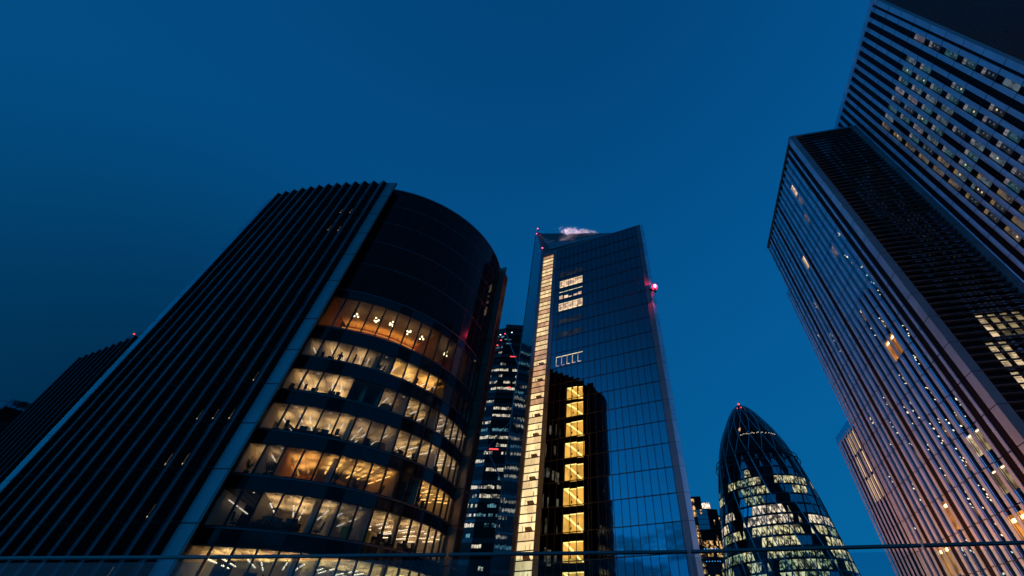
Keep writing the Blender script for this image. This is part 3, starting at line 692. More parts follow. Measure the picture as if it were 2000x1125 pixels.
for n in range(25):
    zt, zb = ZT - n * FH, ZT - (n + 1) * FH
    m = MB()
    for j in range(NC):
        o0 = 2.5 * n; o1 = 2.5 * (n + 1)
        tl, tr = j * DA + o0, (j + 1) * DA + o0; bm = j * DA + o1; bm0 = bm; bm1 = bm + DA
        for tri in (0, 1):
            if tri == 0: pts = [(zt, tl), (zb, bm0), (zt, tr)]
            else: pts = [(zt, tr), (zb, bm0), (zb, bm1)]
            ca = sum(p[1] for p in pts) / 3; cz = sum(p[0] for p in pts) / 3
            ph = (ca + 8 - 2.5 * (cz - ZT) / FH * -2 + 3) % 60
            dark = ph < 15
            if cz > 62:                                                   # saw-tooth boundary under the dark crown
                wv = abs(((ca % 20) / 10.) - 1.)
                if wv > (76 - cz) / 13.: dark = True
            mt = 'dark glass' if dark else 'teal glass'
            l = litness(n, ca)
            if l and (not dark or (random.random() < .25 and n > 5)): mt = l
            c = sum((GP(z, a) for z, a in pts), Vector()) / 3
            q = [c + (GP(z, a) - c) * .90 for z, a in pts]
            if mt not in ('dark glass', 'teal glass'):                   # the lit strip stops under the slab edge
                q = [p if p.z > Z0 + zb + .6 else lerp3(p, c, .28) for p in q]
            m.poly(q[::-1] if 0 else q, mt)
    for j in range(NC):                                                     # slab edge
        a0, a1 = j * DA, (j + 1) * DA
        m.hexa([GP(zb, a0, .10), GP(zb, a1, .10), GP(zb, a1, -.2), GP(zb, a0, -.2), GP(zb + .75, a0, .06), GP(zb + .75, a1, .06), GP(zb + .75, a1, -.2), GP(zb + .75, a0, -.2)], 'blue spandrel')
    m.build('glazed_floor', gk)
for i in range(36):                                                         # main lattice, both directions
    for sgn in (1, -1):
        a = i * 10; pts = [GP(ZT - t * FH, a + sgn * 2.5 * t, .16) for t in range(0, 25)]
        if i % 2 == 0:
            m = MB(); m.tube(pts, .27, 'lattice metal' if sgn > 0 else 'frame metal', 4); m.build('lattice_strut', gk)
for i in range(18):
    for sgn in (1, -1):
        pts = [GP(z, i * 20 + sgn * (z - 76) * .95, .12) for z in (76, 80, 84, 88, 92, 96, 99, 102, 105, 107)]
        m = MB(); m.tube(pts, .13, 'lattice metal', 4); m.build('crown_strut', gk)
m = MB()
zs2 = [76, 79, 82, 85, 88, 91, 94, 97, 100, 102.5, 105, 107, 108.5, 109.6]
for r in range(len(zs2) - 1):
    for j in range(36): m.poly([GP(zs2[r], j * 10), GP(zs2[r], j * 10 + 10), GP(zs2[r + 1], j * 10 + 10), GP(zs2[r + 1], j * 10)], 'dark glass')
m.build('crown_glass', gk)
for z in (74.2, 76.6):
    m = MB(); m.tube([GP(z, j * 5, 1.35) for j in range(73)], .22, 'frame metal', 5)
    for j in range(0, 72, 6): m.tube([GP(z, j * 5, 0), GP(z, j * 5, 1.35)], .1, 'frame metal', 4)
    m.build('maintenance_rail', gk)
m = MB()
for j in range(26):
    a = facing - 12 + 2.6 * j
    if random.random() < .8: p = GP(86.2 + random.uniform(-.2, .4), a, .05); m.ball(p, random.uniform(.10, .22), 'lamp dim', 6, 4)
m.build('crown_lights', gk)
m = MB(); m.hexa([GP(87.5, facing - 16, .05), GP(88.2, facing - 12, .05), GP(88.2, facing - 12, -.1), GP(87.5, facing - 16, -.1), GP(90.2, facing - 15, .05), GP(91.2, facing - 10, .05), GP(91.2, facing - 10, -.1), GP(90.2, facing - 15, -.1)], 'far amber'); m.build('crown_window', gk)
m = MB(); m.ball((GX, GY, Z0 + 110.2), .55, 'red dot', 8, 6); m.ball(GP(105.5, facing + 8, .3), .3, 'red dot', 6, 4); m.ball(GP(105.5, facing - 14, .3), .25, 'red dot', 6, 4); m.build('warning_light', gk)

# ================================================================== two towers between the glass tower and the rounded tower
ht = thing('lantern_topped_tower', 'distant dark glass tower with a glowing lantern on its roof and small blue lights', 'tower', (110, 390, 0))
F1 = frame((101.6, 386.4), (8.8, -1.4)); F2 = frame((110.4, 385), (9., 3.)); 
m = MB(); m.prism([(101.6, 386.5), (110.4, 385.1), (120.5, 388.5), (120.5, 410), (101.6, 410)], 0, Z0 + 98.5, 'dark glass'); m.build('tower_body', ht)
cells = []
for r in range(27):
    z = 98 - 3.9 * r
    for F, n in ((F1, 6), (F2, 6)):
        for c in range(n):
            pl = .05 if z > 76 else .72 if z > 64 else .10 if z > 55 else .3
            mt = 'far amber' if random.random() < pl else ('teal glass' if F is F1 and z > 86 else 'brown black panel')
            def fn(m, F=F, c=c, z=z, mt=mt): m.fbox(F, c * 1.48 + .06, c * 1.48 + 1.42, z - 3.7, z - .2, 0, .06, mt)
            cells.append((area(F, c, z, 1 if mt != 'far amber' else 3), fn))
window_set(ht, cells)
m = MB()
for c in range(12):
    a = 2 * math.pi * c / 12; m.fbox(frame((111.5 + 3.4 * math.cos(a), 389 + 3.4 * math.sin(a)), (-math.sin(a), math.cos(a))), -.7, .7, 98.6, 103.2, -.1, .1, 'far lantern')
m.build('roof_lantern', ht)
for z in (68.6, 60.):
    m = MB()
    for c in range(6): m.fbox(F1 if c < 4 else F2, (c % 4) * 2.2 + .6, (c % 4) * 2.2 + 1.1, z - .2, z + .2, .08, .25, 'blue dot')
    m.build('blue_light_row', ht)
hs = thing('slab_tower', 'thin dark slab tower with amber lit edge beside the slanted glass tower', 'tower', (104, 396, 0))
m = MB(); m.prism([(99.3, 392.5), (108.6, 391.2), (109.5, 405), (99.3, 405)], 0, Z0 + 110, 'black infill'); m.build('tower_body', hs)
F3 = frame((99.2, 392.4), (9.2, -1.3))
for r in range(16):
    z = 108 - 5.2 * r; m = MB(); m.fbox(F3, .6, 3.4, z - 3.9, z, 0, .06, 'far amber' if r % 4 != 3 else 'blue spandrel'); m.build('window', hs)
he = thing('amber_lit_block', 'distant block with amber windows beside the rounded lattice tower', 'building', (124, 400, 0))
m = MB(); m.prism([(119.5, 398), (130, 396), (132, 415), (119.5, 415)], 0, Z0 + 96, 'black infill'); m.build('walls', he)
F4 = frame((119.5, 397.9), (10.5, -2))
for r in range(14):
    for c in range(4):
        if random.random() < .7: m = MB(); m.fbox(F4, .4 + c * 2.5, 2.4 + c * 2.5, 91 - 5 * r, 94.5 - 5 * r, 0, .06, 'far amber' if random.random() < .6 else 'dark glass'); m.build('window', he)

# ================================================================== ribbed towers (right)
AZR = R_(-10.54); RU = (math.cos(AZR), math.sin(AZR)); LU = (-math.sin(AZR), math.cos(AZR))
def frL(C):       # ribbed face looking left: s runs away from the corner
    return lambda s, h, d=0.: (C[0] + LU[0] * s - RU[0] * d, C[1] + LU[1] * s - RU[1] * d, Z0 + h)
def frR(C):       # louvred face looking at the terrace
    return lambda s, h, d=0.: (C[0] + RU[0] * s - LU[0] * d, C[1] + RU[1] * s - LU[1] * d, Z0 + h)
class LB(MB):     # facade boxes for a left-handed frame need flipped winding: harmless for closed boxes
    pass
def rib(parent, F, s0, s1, top, bot=-Z0, joints=(), d=.16, name='rib'):
    m = MB(); m.fbox(F, s0, s1, bot, top, 0, d, 'rib aluminium'); m.fbox(F, s0 + .55 * (s1 - s0), s0 + .62 * (s1 - s0), bot, top - .02, d, d + .03, 'rib aluminium')
    for j in joints:
        if j < top: m.fbox(F, s0 - .01, s1 + .01, j - .035, j + .035, d - .02, d + .035, 'frame metal')
    return m.build(name, parent)
# ---- front ribbed tower
t1 = thing('ribbed_tower', 'nearer dark tower with metal ribs on its left side and horizontal louvres facing the terrace', 'tower', (50, 55, 0))
C1 = (44.136, 38.96); T1 = 80.0; L1 = frL(C1); R1 = frR(C1)
J1 = [71.5 - 3.97 * n for n in range(-2, 34)]
m = MB(); m.prism([L1(.3, 0, -.7)[:2], L1(30.7, 0, -.7)[:2], (R1(12.6, 0, -30.7))[:2], R1(12.6, 0, -.9)[:2]], 0, Z0 + T1 - .4, 'black infill')
m.build('tower_core', t1)
m = MB(); m.prism([L1(30.8, 0, -.7)[:2], L1(32.4, 0, -.7)[:2], R1(12, 0, -32.4)[:2], R1(12, 0, -30.8)[:2]], 0, Z0 + 64.7, 'black infill'); m.build('middle_block', t1)
m = MB(); m.prism([L1(32.4, 0, -.7)[:2], L1(40.9, 0, -.7)[:2], R1(12, 0, -40.9)[:2], R1(12, 0, -32.4)[:2]], 0, Z0 + 32.2, 'black infill'); m.build('low_block', t1)
# corner panel: two faces
m = MB(); m.fbox(L1, -.02, 1.22, -Z0, T1, -.5, .18, 'rib aluminium')
for j in J1: m.fbox(L1, -.03, 1.23, j - .04, j + .04, .15, .19, 'frame metal')
m.build('corner_panel', t1)
m = MB(); m.fbox(R1, -.16, .90, -Z0, T1 - .02, -.5, .10, 'edge panel')
for j in J1: m.fbox(R1, -.165, .905, j - .03, j + .03, .08, .11, 'frame metal')
m.build('corner_panel', t1)
m = MB(); m.fbox(L1, 0, 30.9, T1 + .003, T1 + .5, -.5, .22, 'edge panel'); m.fbox(R1, .0, 12.9, T1 + .006, T1 + .52, -.5, .16, 'edge panel'); m.build('roof_edge', t1)
BLACK1 = {0, 1, 9, 12, 15}
cells = []
lights = []
SPEC = {}     # (bay, floor index) -> lit material
def flo(z): return int(math.floor((71.5 - z) / 3.97))
for (k, z, mt) in ((4, 73.5, 'office peach'), (4, 69, 'office lilac'), (5, 65.5, 'office lilac'), (10, 61, 'office warm strip'), (4, 53.2, 'office lilac'), (4, 33.3, 'office orange'), (5, 33.3, 'office orange'), (1, 23.3, 'office beige'),
                   (2, 19.0, 'office beige'), (1, 18.9, 'office pale'), (2, 16.8, 'office beige'), (4, 10.4, 'office orange'), (3, 10.4, 'office orange'), (10, 13.2, 'office orange'), (13, 9.8, 'office orange'), (14, 9.8, 'office orange'), (1, 16, 'office beige'), (3, 16, 'office pale'), (2, 12.6, 'office beige'), (3, 13., 'office beige'), (2, 8, 'office beige')):
    SPEC[(k, flo(z))] = mt
rr = random.Random(3)
for k in range(18):
    s0 = 1.30 + 1.655 * k; s1 = s0 + 1.15 if k < 17 else s0 + .9
    top = T1 - 1.1
    if k in BLACK1:
        m = MB(); m.fbox(L1, s0 - .03, s1 + .03, -Z0, top + .6, -.6, -.10, 'black infill'); m.build('blind_panel', t1)
    else:
        m = MB(); m.fbox(L1, s0 + .78, s0 + .83, -20, top, -.3, .03, 'frame metal'); m.fbox(L1, s0 - .03, s1 + .03, top, top + .6, -.6, -.1, 'black infill'); m.build('mullion', t1)
        for n in range(-2, 23):
            zt, zb = 71.5 - 3.97 * n, 71.5 - 3.97 * (n + 1)
            if zb > top or zb < -18: continue
            zt = min(zt, top)
            sp_ = SPEC.get((k, n))
            def fn(m, s0=s0, s1=s1, zt=zt, zb=zb, k=k, n=n, sp_=sp_, rs=rr.random()):
                e = random.gauss(0, .0013) * 2
                m.hexa([L1(s0, zb + .05, -.05 + e), L1(s1, zb + .05, -.05 - e), L1(s1, zb + .05, -.4), L1(s0, zb + .05, -.4), L1(s0, zt - .05, -.05 - e), L1(s1, zt - .05, -.05 + e), L1(s1, zt - .05, -.4), L1(s0, zt - .05, -.4)], 'tower glass')
                m.fbox(L1, s0, s1, zb - .05, zb + .05, -.4, -.03, 'frame metal')
                q = random.Random(k * 97 + n)
                if sp_:
                    big = sp_ in ('office orange', 'office peach', 'office warm strip')
                    m.fbox(L1, s0 + .04, s1 - .04, zb + (.3 if big else 1.2), zt - .5, -.05, -.035, sp_)
                    if sp_ == 'office orange': m.fbox(L1, s0 + .25, s1 - .2, zt - 1.2, zt - .85, -.035, -.02, 'lamp warm')
                    if sp_ in ('office beige', 'office pale'): m.fbox(L1, s0 + .15, s1 - .35, zt - .75, zt - .6, -.035, -.02, 'spot light')
                elif zt < 56:
                    p = .08 + .52 * max(0, min(1, (48 - zt) / 20)) * (1 if k in (3, 5, 6, 7, 8, 10) else .45)
                    if q.random() < p:
                        for _ in range(q.randint(2, 6)):
                            a = s0 + q.uniform(.05, .75); b = zb + q.uniform(.5, 3.2); w_ = q.uniform(.06, .22); h_ = q.uniform(.05, .16)
                            m.hexa([L1(a, b, -.015), L1(a + w_, b + .12, -.015), L1(a + w_, b + .12, -.03), L1(a, b, -.03), L1(a, b + h_, -.015), L1(a + w_, b + h_ + .12, -.015), L1(a + w_, b + h_ + .12, -.03), L1(a, b + h_, -.03)], 'spot light' if q.random() < .75 else 'spot cool')
                        if q.random() < .35: a = s0 + q.uniform(.05, .4); m.fbox(L1, a, a + .5, zb + .6, zb + q.uniform(1.2, 2.4), -.05, -.04, 'office brown')
            cells.append((area(L1, s0, zb, 3 if sp_ else 1), fn))
    rib(t1, L1, s1, s1 + .505, T1 - .35, joints=J1, d=.11)
window_set(t1, cells, cap=95)
# back slice and low block, same facade
cells = []
for i in range(1):
    rib(t1, L1, 31.0, 31.25, 64.4, joints=J1); rib(t1, L1, 32.1, 32.4, 64.4, joints=J1)
    for n in range(1, 22):
        zt, zb = 71.5 - 3.97 * n, 71.5 - 3.97 * (n + 1); zt = min(zt, 64.2)
        if zt < zb + .5: continue
        def fn(m, zt=zt, zb=zb): m.fbox(L1, 31.25, 32.1, zb + .05, zt - .05, -.4, -.2, 'side glass')
        cells.append((area(L1, 31, zb), fn))
m = MB(); m.fbox(L1, 30.9, 32.45, 64.4, 64.95, -.5, .2, 'edge glass'); m.build('glass_parapet', t1)
for k in range(6):
    s0 = 32.65 + 1.4 * k
    for n in range(9, 24):
        zt, zb = 71.5 - 3.97 * n, 71.5 - 3.97 * (n + 1); zt = min(zt, 31.6)
        if zt < zb + .5: continue
        on = (k in (1, 2) and zb > 27) or (k == 2 and 23 < zb < 27) or (k in (1, 2) and 19 < zb < 23) or (k == 0 and zb > 19)
        def fn(m, s0=s0, zt=zt, zb=zb, on=on, k=k):
            m.fbox(L1, s0, s0 + 1.0, zb + .05, zt - .05, -.4, -.2, 'side glass')
            if on: m.fbox(L1, s0 + (.05 if k else .6), s0 + .95, zb + .3, zt - .2, -.2, -.18, 'office warm strip')
        cells.append((area(L1, s0, zb, 4 if on else 1), fn))
    rib(t1, L1, s0 + 1.0, s0 + 1.32, 32.0, joints=J1)
m = MB(); m.fbox(L1, 32.5, 41.0, 32.0, 33.1, -.3, .1, 'edge glass'); m.build('glass_parapet', t1)
m = MB()
for a, fn in cells: fn(m)
m.build('rear_block_glazing', t1, kind='stuff')
# louvred face
FW = .9; LW = 11.75
m = MB(); m.fbox(R1, 11.8, 12.9, -Z0, T1 - .02, -.5, .12, 'edge panel')
for j in J1: m.fbox(R1, 11.79, 12.91, j - .03, j + .03, .10, .13, 'frame metal')
m.build('edge_strip', t1)
nl_ = 0; z = 79.2
while z > -6 and nl_ < 100:
    m = MB(); m.hexa([R1(FW, z - .20, .02), R1(LW, z - .20, .02), R1(LW, z - .12, -.24), R1(FW, z - .12, -.24), R1(FW, z, .06), R1(LW, z, .06), R1(LW, z + .02, -.24), R1(FW, z + .02, -.24)], 'louvre bronze')
    m.fbox(R1, FW, LW, z - .31, z - .27, -.22, -.16, 'louvre bronze'); m.build('louvre', t1); z -= .985; nl_ += 1
cells = []
for r in range(-2, 24):
    zt, zb = 71.5 - 3.97 * r, 71.5 - 3.97 * (r + 1)
    if zb < -8 or zt > 80: continue
    for c in range(8):
        s0 = FW + .1 + c * 1.34
        if 9.1 < s0 < 10.0: continue
        on = (c in (3, 4, 5) and 26 < zb + 2 < 31 and random.random() < .85) or (c in (1, 2) and 22 < zb + 2 < 27 and random.random() < .8) or (zb < 30 and random.random() < (.62 if c > 1 else .4))
        mt = ('office pale' if random.random() < .75 else 'office beige') if on else None
        def fn(m, s0=s0, zt=zt, zb=zb, mt=mt):
            e = random.gauss(0, .002); m.hexa([R1(s0, zb, -.45 + e), R1(s0 + 1.26, zb, -.45 - e), R1(s0 + 1.26, zb, -.7), R1(s0, zb, -.7), R1(s0, zt - .06, -.45), R1(s0 + 1.26, zt - .06, -.45), R1(s0 + 1.26, zt - .06, -.7), R1(s0, zt - .06, -.7)], 'side glass' if random.random() < .6 else 'blue spandrel')
            if mt: m.fbox(R1, s0 + .08, s0 + .86, zb + .5, zt - .3, -.45, -.43, mt)
            m.fbox(R1, s0 - .04, s0 + .04, zb, zt, -.5, -.38, 'frame metal'); m.fbox(R1, s0 + .84, s0 + .90, zb, zt, -.46, -.40, 'frame metal')
        cells.append((area(R1, s0, zb, 4 if on else 1), fn))
m = MB(); m.fbox(R1, .9, 11.8, -8, T1 - .1, -.95, -.72, 'black infill'); m.build('louvre_back', t1)
m = MB()
for a, fn in cells: fn(m)
m.build('louvre_glazing', t1, kind='stuff')

# ---- taller ribbed tower behind
t2 = thing('tall_ribbed_tower', 'taller dark ribbed tower at the top right corner with rows of dim office windows', 'tower', (70, 30, 0))
C2 = (53.035, 16.30); T2 = 87.8; L2 = frL(C2); R2 = frR(C2)
J2 = [74.1 - 3.9 * n for n in range(-3, 34)]
m = MB(); m.prism([L2(.3, 0, -.9)[:2], L2(44, 0, -.9)[:2], R2(26, 0, -44)[:2], R2(26, 0, -.7)[:2]], 0, Z0 + T2 - .3, 'black infill'); m.build('tower_core', t2)
m = MB(); m.fbox(L2, -.02, .76, -Z0, T2, -.5, .06, 'rib aluminium')
for j in J2: m.fbox(L2, -.03, .77, j - .04, j + .04, .03, .07, 'frame metal')
m.build('corner_panel', t2)
m = MB(); m.fbox(R2, -.05, .62, -Z0, T2 - .02, -.5, .06, 'edge panel'); m.build('corner_panel', t2)
m = MB(); m.fbox(L2, 0, 44, T2 - .9, T2 + .3, -.5, .10, 'rib aluminium'); m.fbox(R2, 0, 26, T2 + .004, T2 + .3, -.5, .05, 'edge panel'); m.build('roof_edge', t2)
cells = []
BL2 = {1, 10, 11}
rib(t2, L2, 1.15, 1.82, T2 - .95, joints=J2, d=.10)
m = MB(); m.fbox(L2, .76, 1.15, -Z0, T2 - .9, -.5, -.1, 'black infill'); m.build('blind_panel', t2)
for k in range(24):
    s0 = 1.83 + 1.6 * k; s1 = s0 + .93
    if k in BL2 or k > 13:
        m = MB(); m.fbox(L2, s0, s1, -Z0, T2 - .9, -.5, -.12, 'black infill'); m.build('blind_panel', t2)
    else:
        m = MB(); m.fbox(L2, s0, s1, 74.0, T2 - .9, -.5, -.12, 'black infill'); m.build('blind_panel', t2)
        for n in range(0, 16):
            zt, zb = 74.1 - 3.9 * n, 74.1 - 3.9 * (n + 1)
            h_ = (zt + zb) / 2
            r = random.Random(k * 53 + n * 7)
            warm = (k >= 8 + (1 if h_ > 60 else 0)) or (h_ < 50 and k > 6)
            def fn(m, s0=s0, s1=s1, zt=zt, zb=zb, r=r, warm=warm, k=k, n=n):
                m.fbox(L2, s0, s1, zb + .02, zt - .02, -.5, -.22, 'dark glass')
                if k == 0 and n == 0: pass
                u = r.random()
                room = ('office brown' if u < .8 else 'office bluegrey') if warm else ('office teal' if u < .45 else 'office bluegrey' if u < .8 else 'office lilac')
                cur = 'curtain brown' if warm else 'curtain grey'
                top = zt - .95; bot = zb + .35
                dimf = r.random()
                if r.random() < .90:
                    m.fbox(L2, s0 + .02, s1 - .02, top - .62, top, -.22, -.2, cur if r.random() < .8 else room)
                    m.fbox(L2, s0 + .02, s1 - .02, bot, top - .62, -.22, -.2, room if dimf > .3 else 'office faint')
                    for q in (.30, .68):
                        zq = bot + (top - .62 - bot) * q; lt = r.random()
                        m.fbox(L2, s0 + .36, s0 + .60, zq - .13, zq + .13, -.2, -.19, 'square light' if lt < (.22 if warm else .05) else 'square dim')
                if (k, n) in ((3, 7), (2, 8)): m.fbox(L2, s0 + .05, s1 - .05, bot + .6, top - .7, -.19, -.18, 'office pale')
                m.fbox(L2, s0, s0 + .06, zb, zt, -.22, -.05, 'frame metal')
            cells.append((area(L2, s0, zb), fn))
    rib(t2, L2, s1, s1 + .66, T2 - .95, joints=J2, d=.08)
    if k > 2:
        m = MB()
        for q in (.10, .26, .42): m.fbox(L2, s1 + q, s1 + q + .03, -Z0, T2 - 1., .08, .13, 'rib aluminium')
        m.build('rib_flange', t2)
window_set(t2, cells, cap=95)
z = 87.3; nl_ = 0
while z > 40 and nl_ < 98:
    m = MB(); m.hexa([R2(.62, z - .20, .0), R2(25, z - .20, .0), R2(25, z - .1, -.3), R2(.62, z - .1, -.3), R2(.62, z, .04), R2(25, z, .04), R2(25, z + .02, -.3), R2(.62, z + .02, -.3)], 'louvre bronze'); m.build('louvre', t2); z -= .56; nl_ += 1

# ================================================================== roof terrace with glass balustrade
m = MB(); m.prism([(-14, -8), (14, -8), (9, 3.4), (3.4, 3.75), (-3, 4.5), (-14, 4.6)], Z0 - 1.25, Z0 - .85, 'concrete'); o = m.build('roof_terrace'); o['kind'] = 'structure'
m = MB(); m.prism([(-13.5, -7.5), (13.5, -7.5), (8.6, 3.1), (3.2, 3.4), (-3, 4.2), (-13.5, 4.3)], 0, Z0 - 1.25, 'concrete'); tag(m.build('terrace_building'), 'pale building under the roof terrace, below the glass balustrade', 'building')
bal = thing('glass_balustrade', 'glass balustrade with a slim dark metal handrail across the bottom of the view', 'railing', (0, 3.5, Z0 - .85))
RPx = [(-7.2, 3.74), (-2.836, 3.619), (-.991, 3.531), (.791, 3.42), (2.356, 3.207), (4.6, 2.9)]
for (a, b) in zip(RPx, RPx[1:]):
    d = (b[0] - a[0], b[1] - a[1]); L = math.hypot(*d); F = frame(a, d)
    m = MB(); m.fbox(F, .012, L - .012, .585, .600, -.013, .013, 'rail steel'); m.fbox(F, .012, L - .012, .578, .585, -.006, .006, 'frame metal'); m.build('handrail', bal)
    m = MB(); m.fbox(F, .014, L - .014, -.80, .558, -.006, .006, 'balustrade glass'); m.build('glass_panel', bal)
    m = MB(); m.fbox(F, 0, L, -.85, -.68, -.05, -.012, 'rail steel'); m.build('base_channel', bal)
for k, base in enumerate(((-1.15, 4.0), (.55, 3.95))):
    m = MB(); rb = random.Random(k + 4)
    def twig(p, d, l, r, depth):
        q = p + d * l; m.tube([p, lerp3(p, q, .5) + Vector((rb.uniform(-.03, .03),) * 3), q], r, 'twig', 5, r * .6)
        if depth:
            for _ in range(rb.choice((2, 3))): twig(q, (d + Vector((rb.uniform(-.8, .8), rb.uniform(-.5, .5), rb.uniform(-.3, .5)))).normalized(), l * rb.uniform(.55, .8), r * .6, depth - 1)
    for _ in range(3): twig(Vector((base[0], base[1], Z0 - .84)), Vector((rb.uniform(-.35, .35), rb.uniform(-.1, .3), 1)).normalized(), .52, .016, 4)
    tag(m.build('bare_shrub'), ('bare brown twigs behind the balustrade glass below the curved block', 'bare twigs behind the balustrade glass below the slanted tower')[k], 'shrub')

# ================================================================== added unseen blocks whose lamps stand in for warm city glow from beneath
lw = thing('added_lamp_block', 'added dark block below the view to carry fill lamps', 'building', (32, 58, 0))
m = MB(); m.prism([(24, 38), (43.2, 41), (47, 62), (49.5, 78), (28, 80)], 0, Z0 - 14, 'asphalt'); m.build('walls', lw)
def fill_flood(x, y, z, e, aim, cone=90):  # added warm lamp aimed at the towers in place of street glow
    t = thing('fill_lamp', 'warm floodlight added on an unseen low roof below the towers', 'lamp', (x, y, z), 'added fill lamps washing the towers')
    m = MB(); m.tube([(x, y, z), (x, y, z + .5)], .06, 'frame metal'); m.fbox(frame((x - .4, y), (1, 0)), 0, .8, z + .5 - Z0, z + .75 - Z0, -.25, .25, 'frame metal'); m.build('bracket', t)
    m = MB(); m.fbox(frame((x - .35, y), (1, 0)), 0, .7, z + .75 - Z0, z + .78 - Z0, -.2, .2, 'fill glow'); h = m.build('fill_lamp_head', t)  # glowing face of the added lamp
    l = bpy.data.lights.new('fill_bulb', 'SPOT'); l.energy = e; l.color = (1, .32, .10); l.shadow_soft_size = 0.0; l.spot_size = R_(cone); l.spot_blend = 1.
    lo = bpy.data.objects.new('fill_bulb', l); COL.objects.link(lo); lo.parent = h; lo.location = (0, 0, 1.0)
    lo.rotation_euler = Vector((-aim[0], -aim[1], -aim[2])).to_track_quat('Z', 'Y').to_euler()
for x, y, e in ((28, 42, 62000), (29, 48, 74000), (30, 54, 60000), (31, 60, 34000), (32, 68, 18000)): fill_flood(x, y, Z0 - 14, e, (.80, .14, .62), 84)
sb = thing('added_podium_block', 'added podium below the view, carrying fill lamps for the louvred fronts', 'building', (44, 8, 0))
m = MB(); m.prism([(34, -18), (64, -18), (64, 14), (34, 14)], 0, Z0 - 22, 'asphalt'); m.build('walls', sb)
for x, y, e, aim in ((44, 8, 9000, (.1, .75, .75)), (62, -14, 30000, (.05, .35, 1))): fill_flood(x, y, Z0 - 22, e, aim)
cb = thing('added_plaza_block', 'added block below the view, carrying fill lamps between the curved block and the slanted tower', 'building', (0, 60, 0))
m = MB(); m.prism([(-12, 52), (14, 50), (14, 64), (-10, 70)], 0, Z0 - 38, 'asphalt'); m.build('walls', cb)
for x, y, e, aim in ((-6, 54, 9000, (-.6, -.05, .8)), (12, 60, 5000, (.05, .6, .8)), (-2, 62, 4000, (-.05, .6, .8))): fill_flood(x, y, Z0 - 38, e, aim)

# ================================================================== people, furniture and plants inside the curved front
def P3(b, r, h): p = AP(b, -r); return Vector((p[0], p[1], Z0 + h))
def instance(src, loc, rz, label, group):
    r = src.copy(); COL.objects.link(r); r.location = loc; r.rotation_euler = (0, 0, rz); r['label'] = label; r['group'] = group
    for c in src.children:
        d = c.copy(); COL.objects.link(d); d.parent = r
    return r
def proto(name, label, cat, parts, group):
    t = thing(name, label, cat, (0, 0, 0), group)
    for nm, fn in parts:
        m = MB(); fn(m); m.build(nm, t)
    return t
FLN = ['topmost lit floor', 'second lit floor from the top', 'third lit floor from the top', 'fourth lit floor from the top', 'yellow fifth lit floor from the top', 'sixth lit floor from the top', 'lit floor crossed by the handrail']
def bx(m, x0, x1, y0, y1, z0, z1, mt): m.hexa([(x0, y0, z0), (x1, y0, z0), (x1, y1, z0), (x0, y1, z0), (x0, y0, z1), (x1, y0, z1), (x1, y1, z1), (x0, y1, z1)], mt)
chair = proto('office_chair', 'x', 'chair', [
    ('seat', lambda m: bx(m, -.24, .24, -.24, .24, .44, .52, 'chair black')),
    ('backrest', lambda m: m.hexa([(-.22, .20, .60), (.22, .20, .60), (.22, .27, .60), (-.22, .27, .60), (-.19, .30, 1.22), (.19, .30, 1.22), (.19, .35, 1.22), (-.19, .35, 1.22)], 'chair black')),
    ('base', lambda m: (m.tube([(0, 0, .06), (0, 0, .44)], .035, 'chair black'), [m.tube([(0, 0, .09), (.3 * math.cos(a), .3 * math.sin(a), .05)], .02, 'chair black', 4) for a in (0, 1.26, 2.5, 3.77, 5.03)])),
    ('armrest', lambda m: (bx(m, -.31, -.25, -.15, .2, .66, .70, 'chair black'), bx(m, .25, .31, -.15, .2, .66, .70, 'chair black'))) ], 'g')
desk = proto('desk', 'x', 'desk', [
    ('desk_top', lambda m: bx(m, -.8, .8, -.38, .38, .70, .74, 'desk dark')),
    ('leg', lambda m: bx(m, -.78, -.74, -.36, .36, 0, .70, 'desk dark')), ('leg', lambda m: bx(m, .74, .78, -.36, .36, 0, .70, 'desk dark')),
    ('monitor', lambda m: (bx(m, -.45, .2, .1, .14, .95, 1.35, 'screen dark'), bx(m, -.15, -.1, .1, .14, .74, .95, 'screen dark'))), ('screen', lambda m: bx(m, -.8, .8, .39, .42, .5, 1.1, 'dark cloth'))], 'g')
def plant_leaves(m):
    rb = random.Random(2)
    for i in range(16):
        a = rb.uniform(0, 6.28); l = rb.uniform(.5, 1.0); t = Vector((math.cos(a) * .45 * l, math.sin(a) * .45 * l, .45 + l)); m.tube([(0, 0, .4), lerp3(Vector((0, 0, .4)), t, .6) + Vector((0, 0, .15)), t], .012, 'leaf', 4)
        b = Vector((-math.sin(a), math.cos(a), 0)); d = Vector((math.cos(a), math.sin(a), -.3))
        for q in (.55, .8, 1.):
            c = lerp3(Vector((0, 0, .5)), t, q); m.poly([c - b * .07, c + d * .14, c + b * .07, c - d * .1], 'leaf'); m.poly([c - b * .02, c + Vector((0, 0, .16)), c + b * .09, c + Vector((0, 0, -.05))], 'leaf')
plant = proto('potted_plant', 'x', 'plant', [('pot', lambda m: m.tube([(0, 0, 0), (0, 0, .45)], .14, 'chair black', 10, .2)), ('foliage', plant_leaves)], 'g')
def tub_shape(mt):
    def f(m):
        m.tube([(0, 0, .05), (0, 0, .45)], .38, mt, 14, .42)
        for i in range(12):
            a0, a1 = 2.2 + i * .34, 2.2 + (i + 1) * .34
            if i < 11: m.hexa([(.42 * math.cos(a0), .42 * math.sin(a0), .4), (.42 * math.cos(a1), .42 * math.sin(a1), .4), (.34 * math.cos(a1), .34 * math.sin(a1), .4), (.34 * math.cos(a0), .34 * math.sin(a0), .4), (.44 * math.cos(a0), .44 * math.sin(a0), 1.15), (.44 * math.cos(a1), .44 * math.sin(a1), 1.15), (.37 * math.cos(a1), .37 * math.sin(a1), 1.15), (.37 * math.cos(a0), .37 * math.sin(a0), 1.15)], mt)
    return f
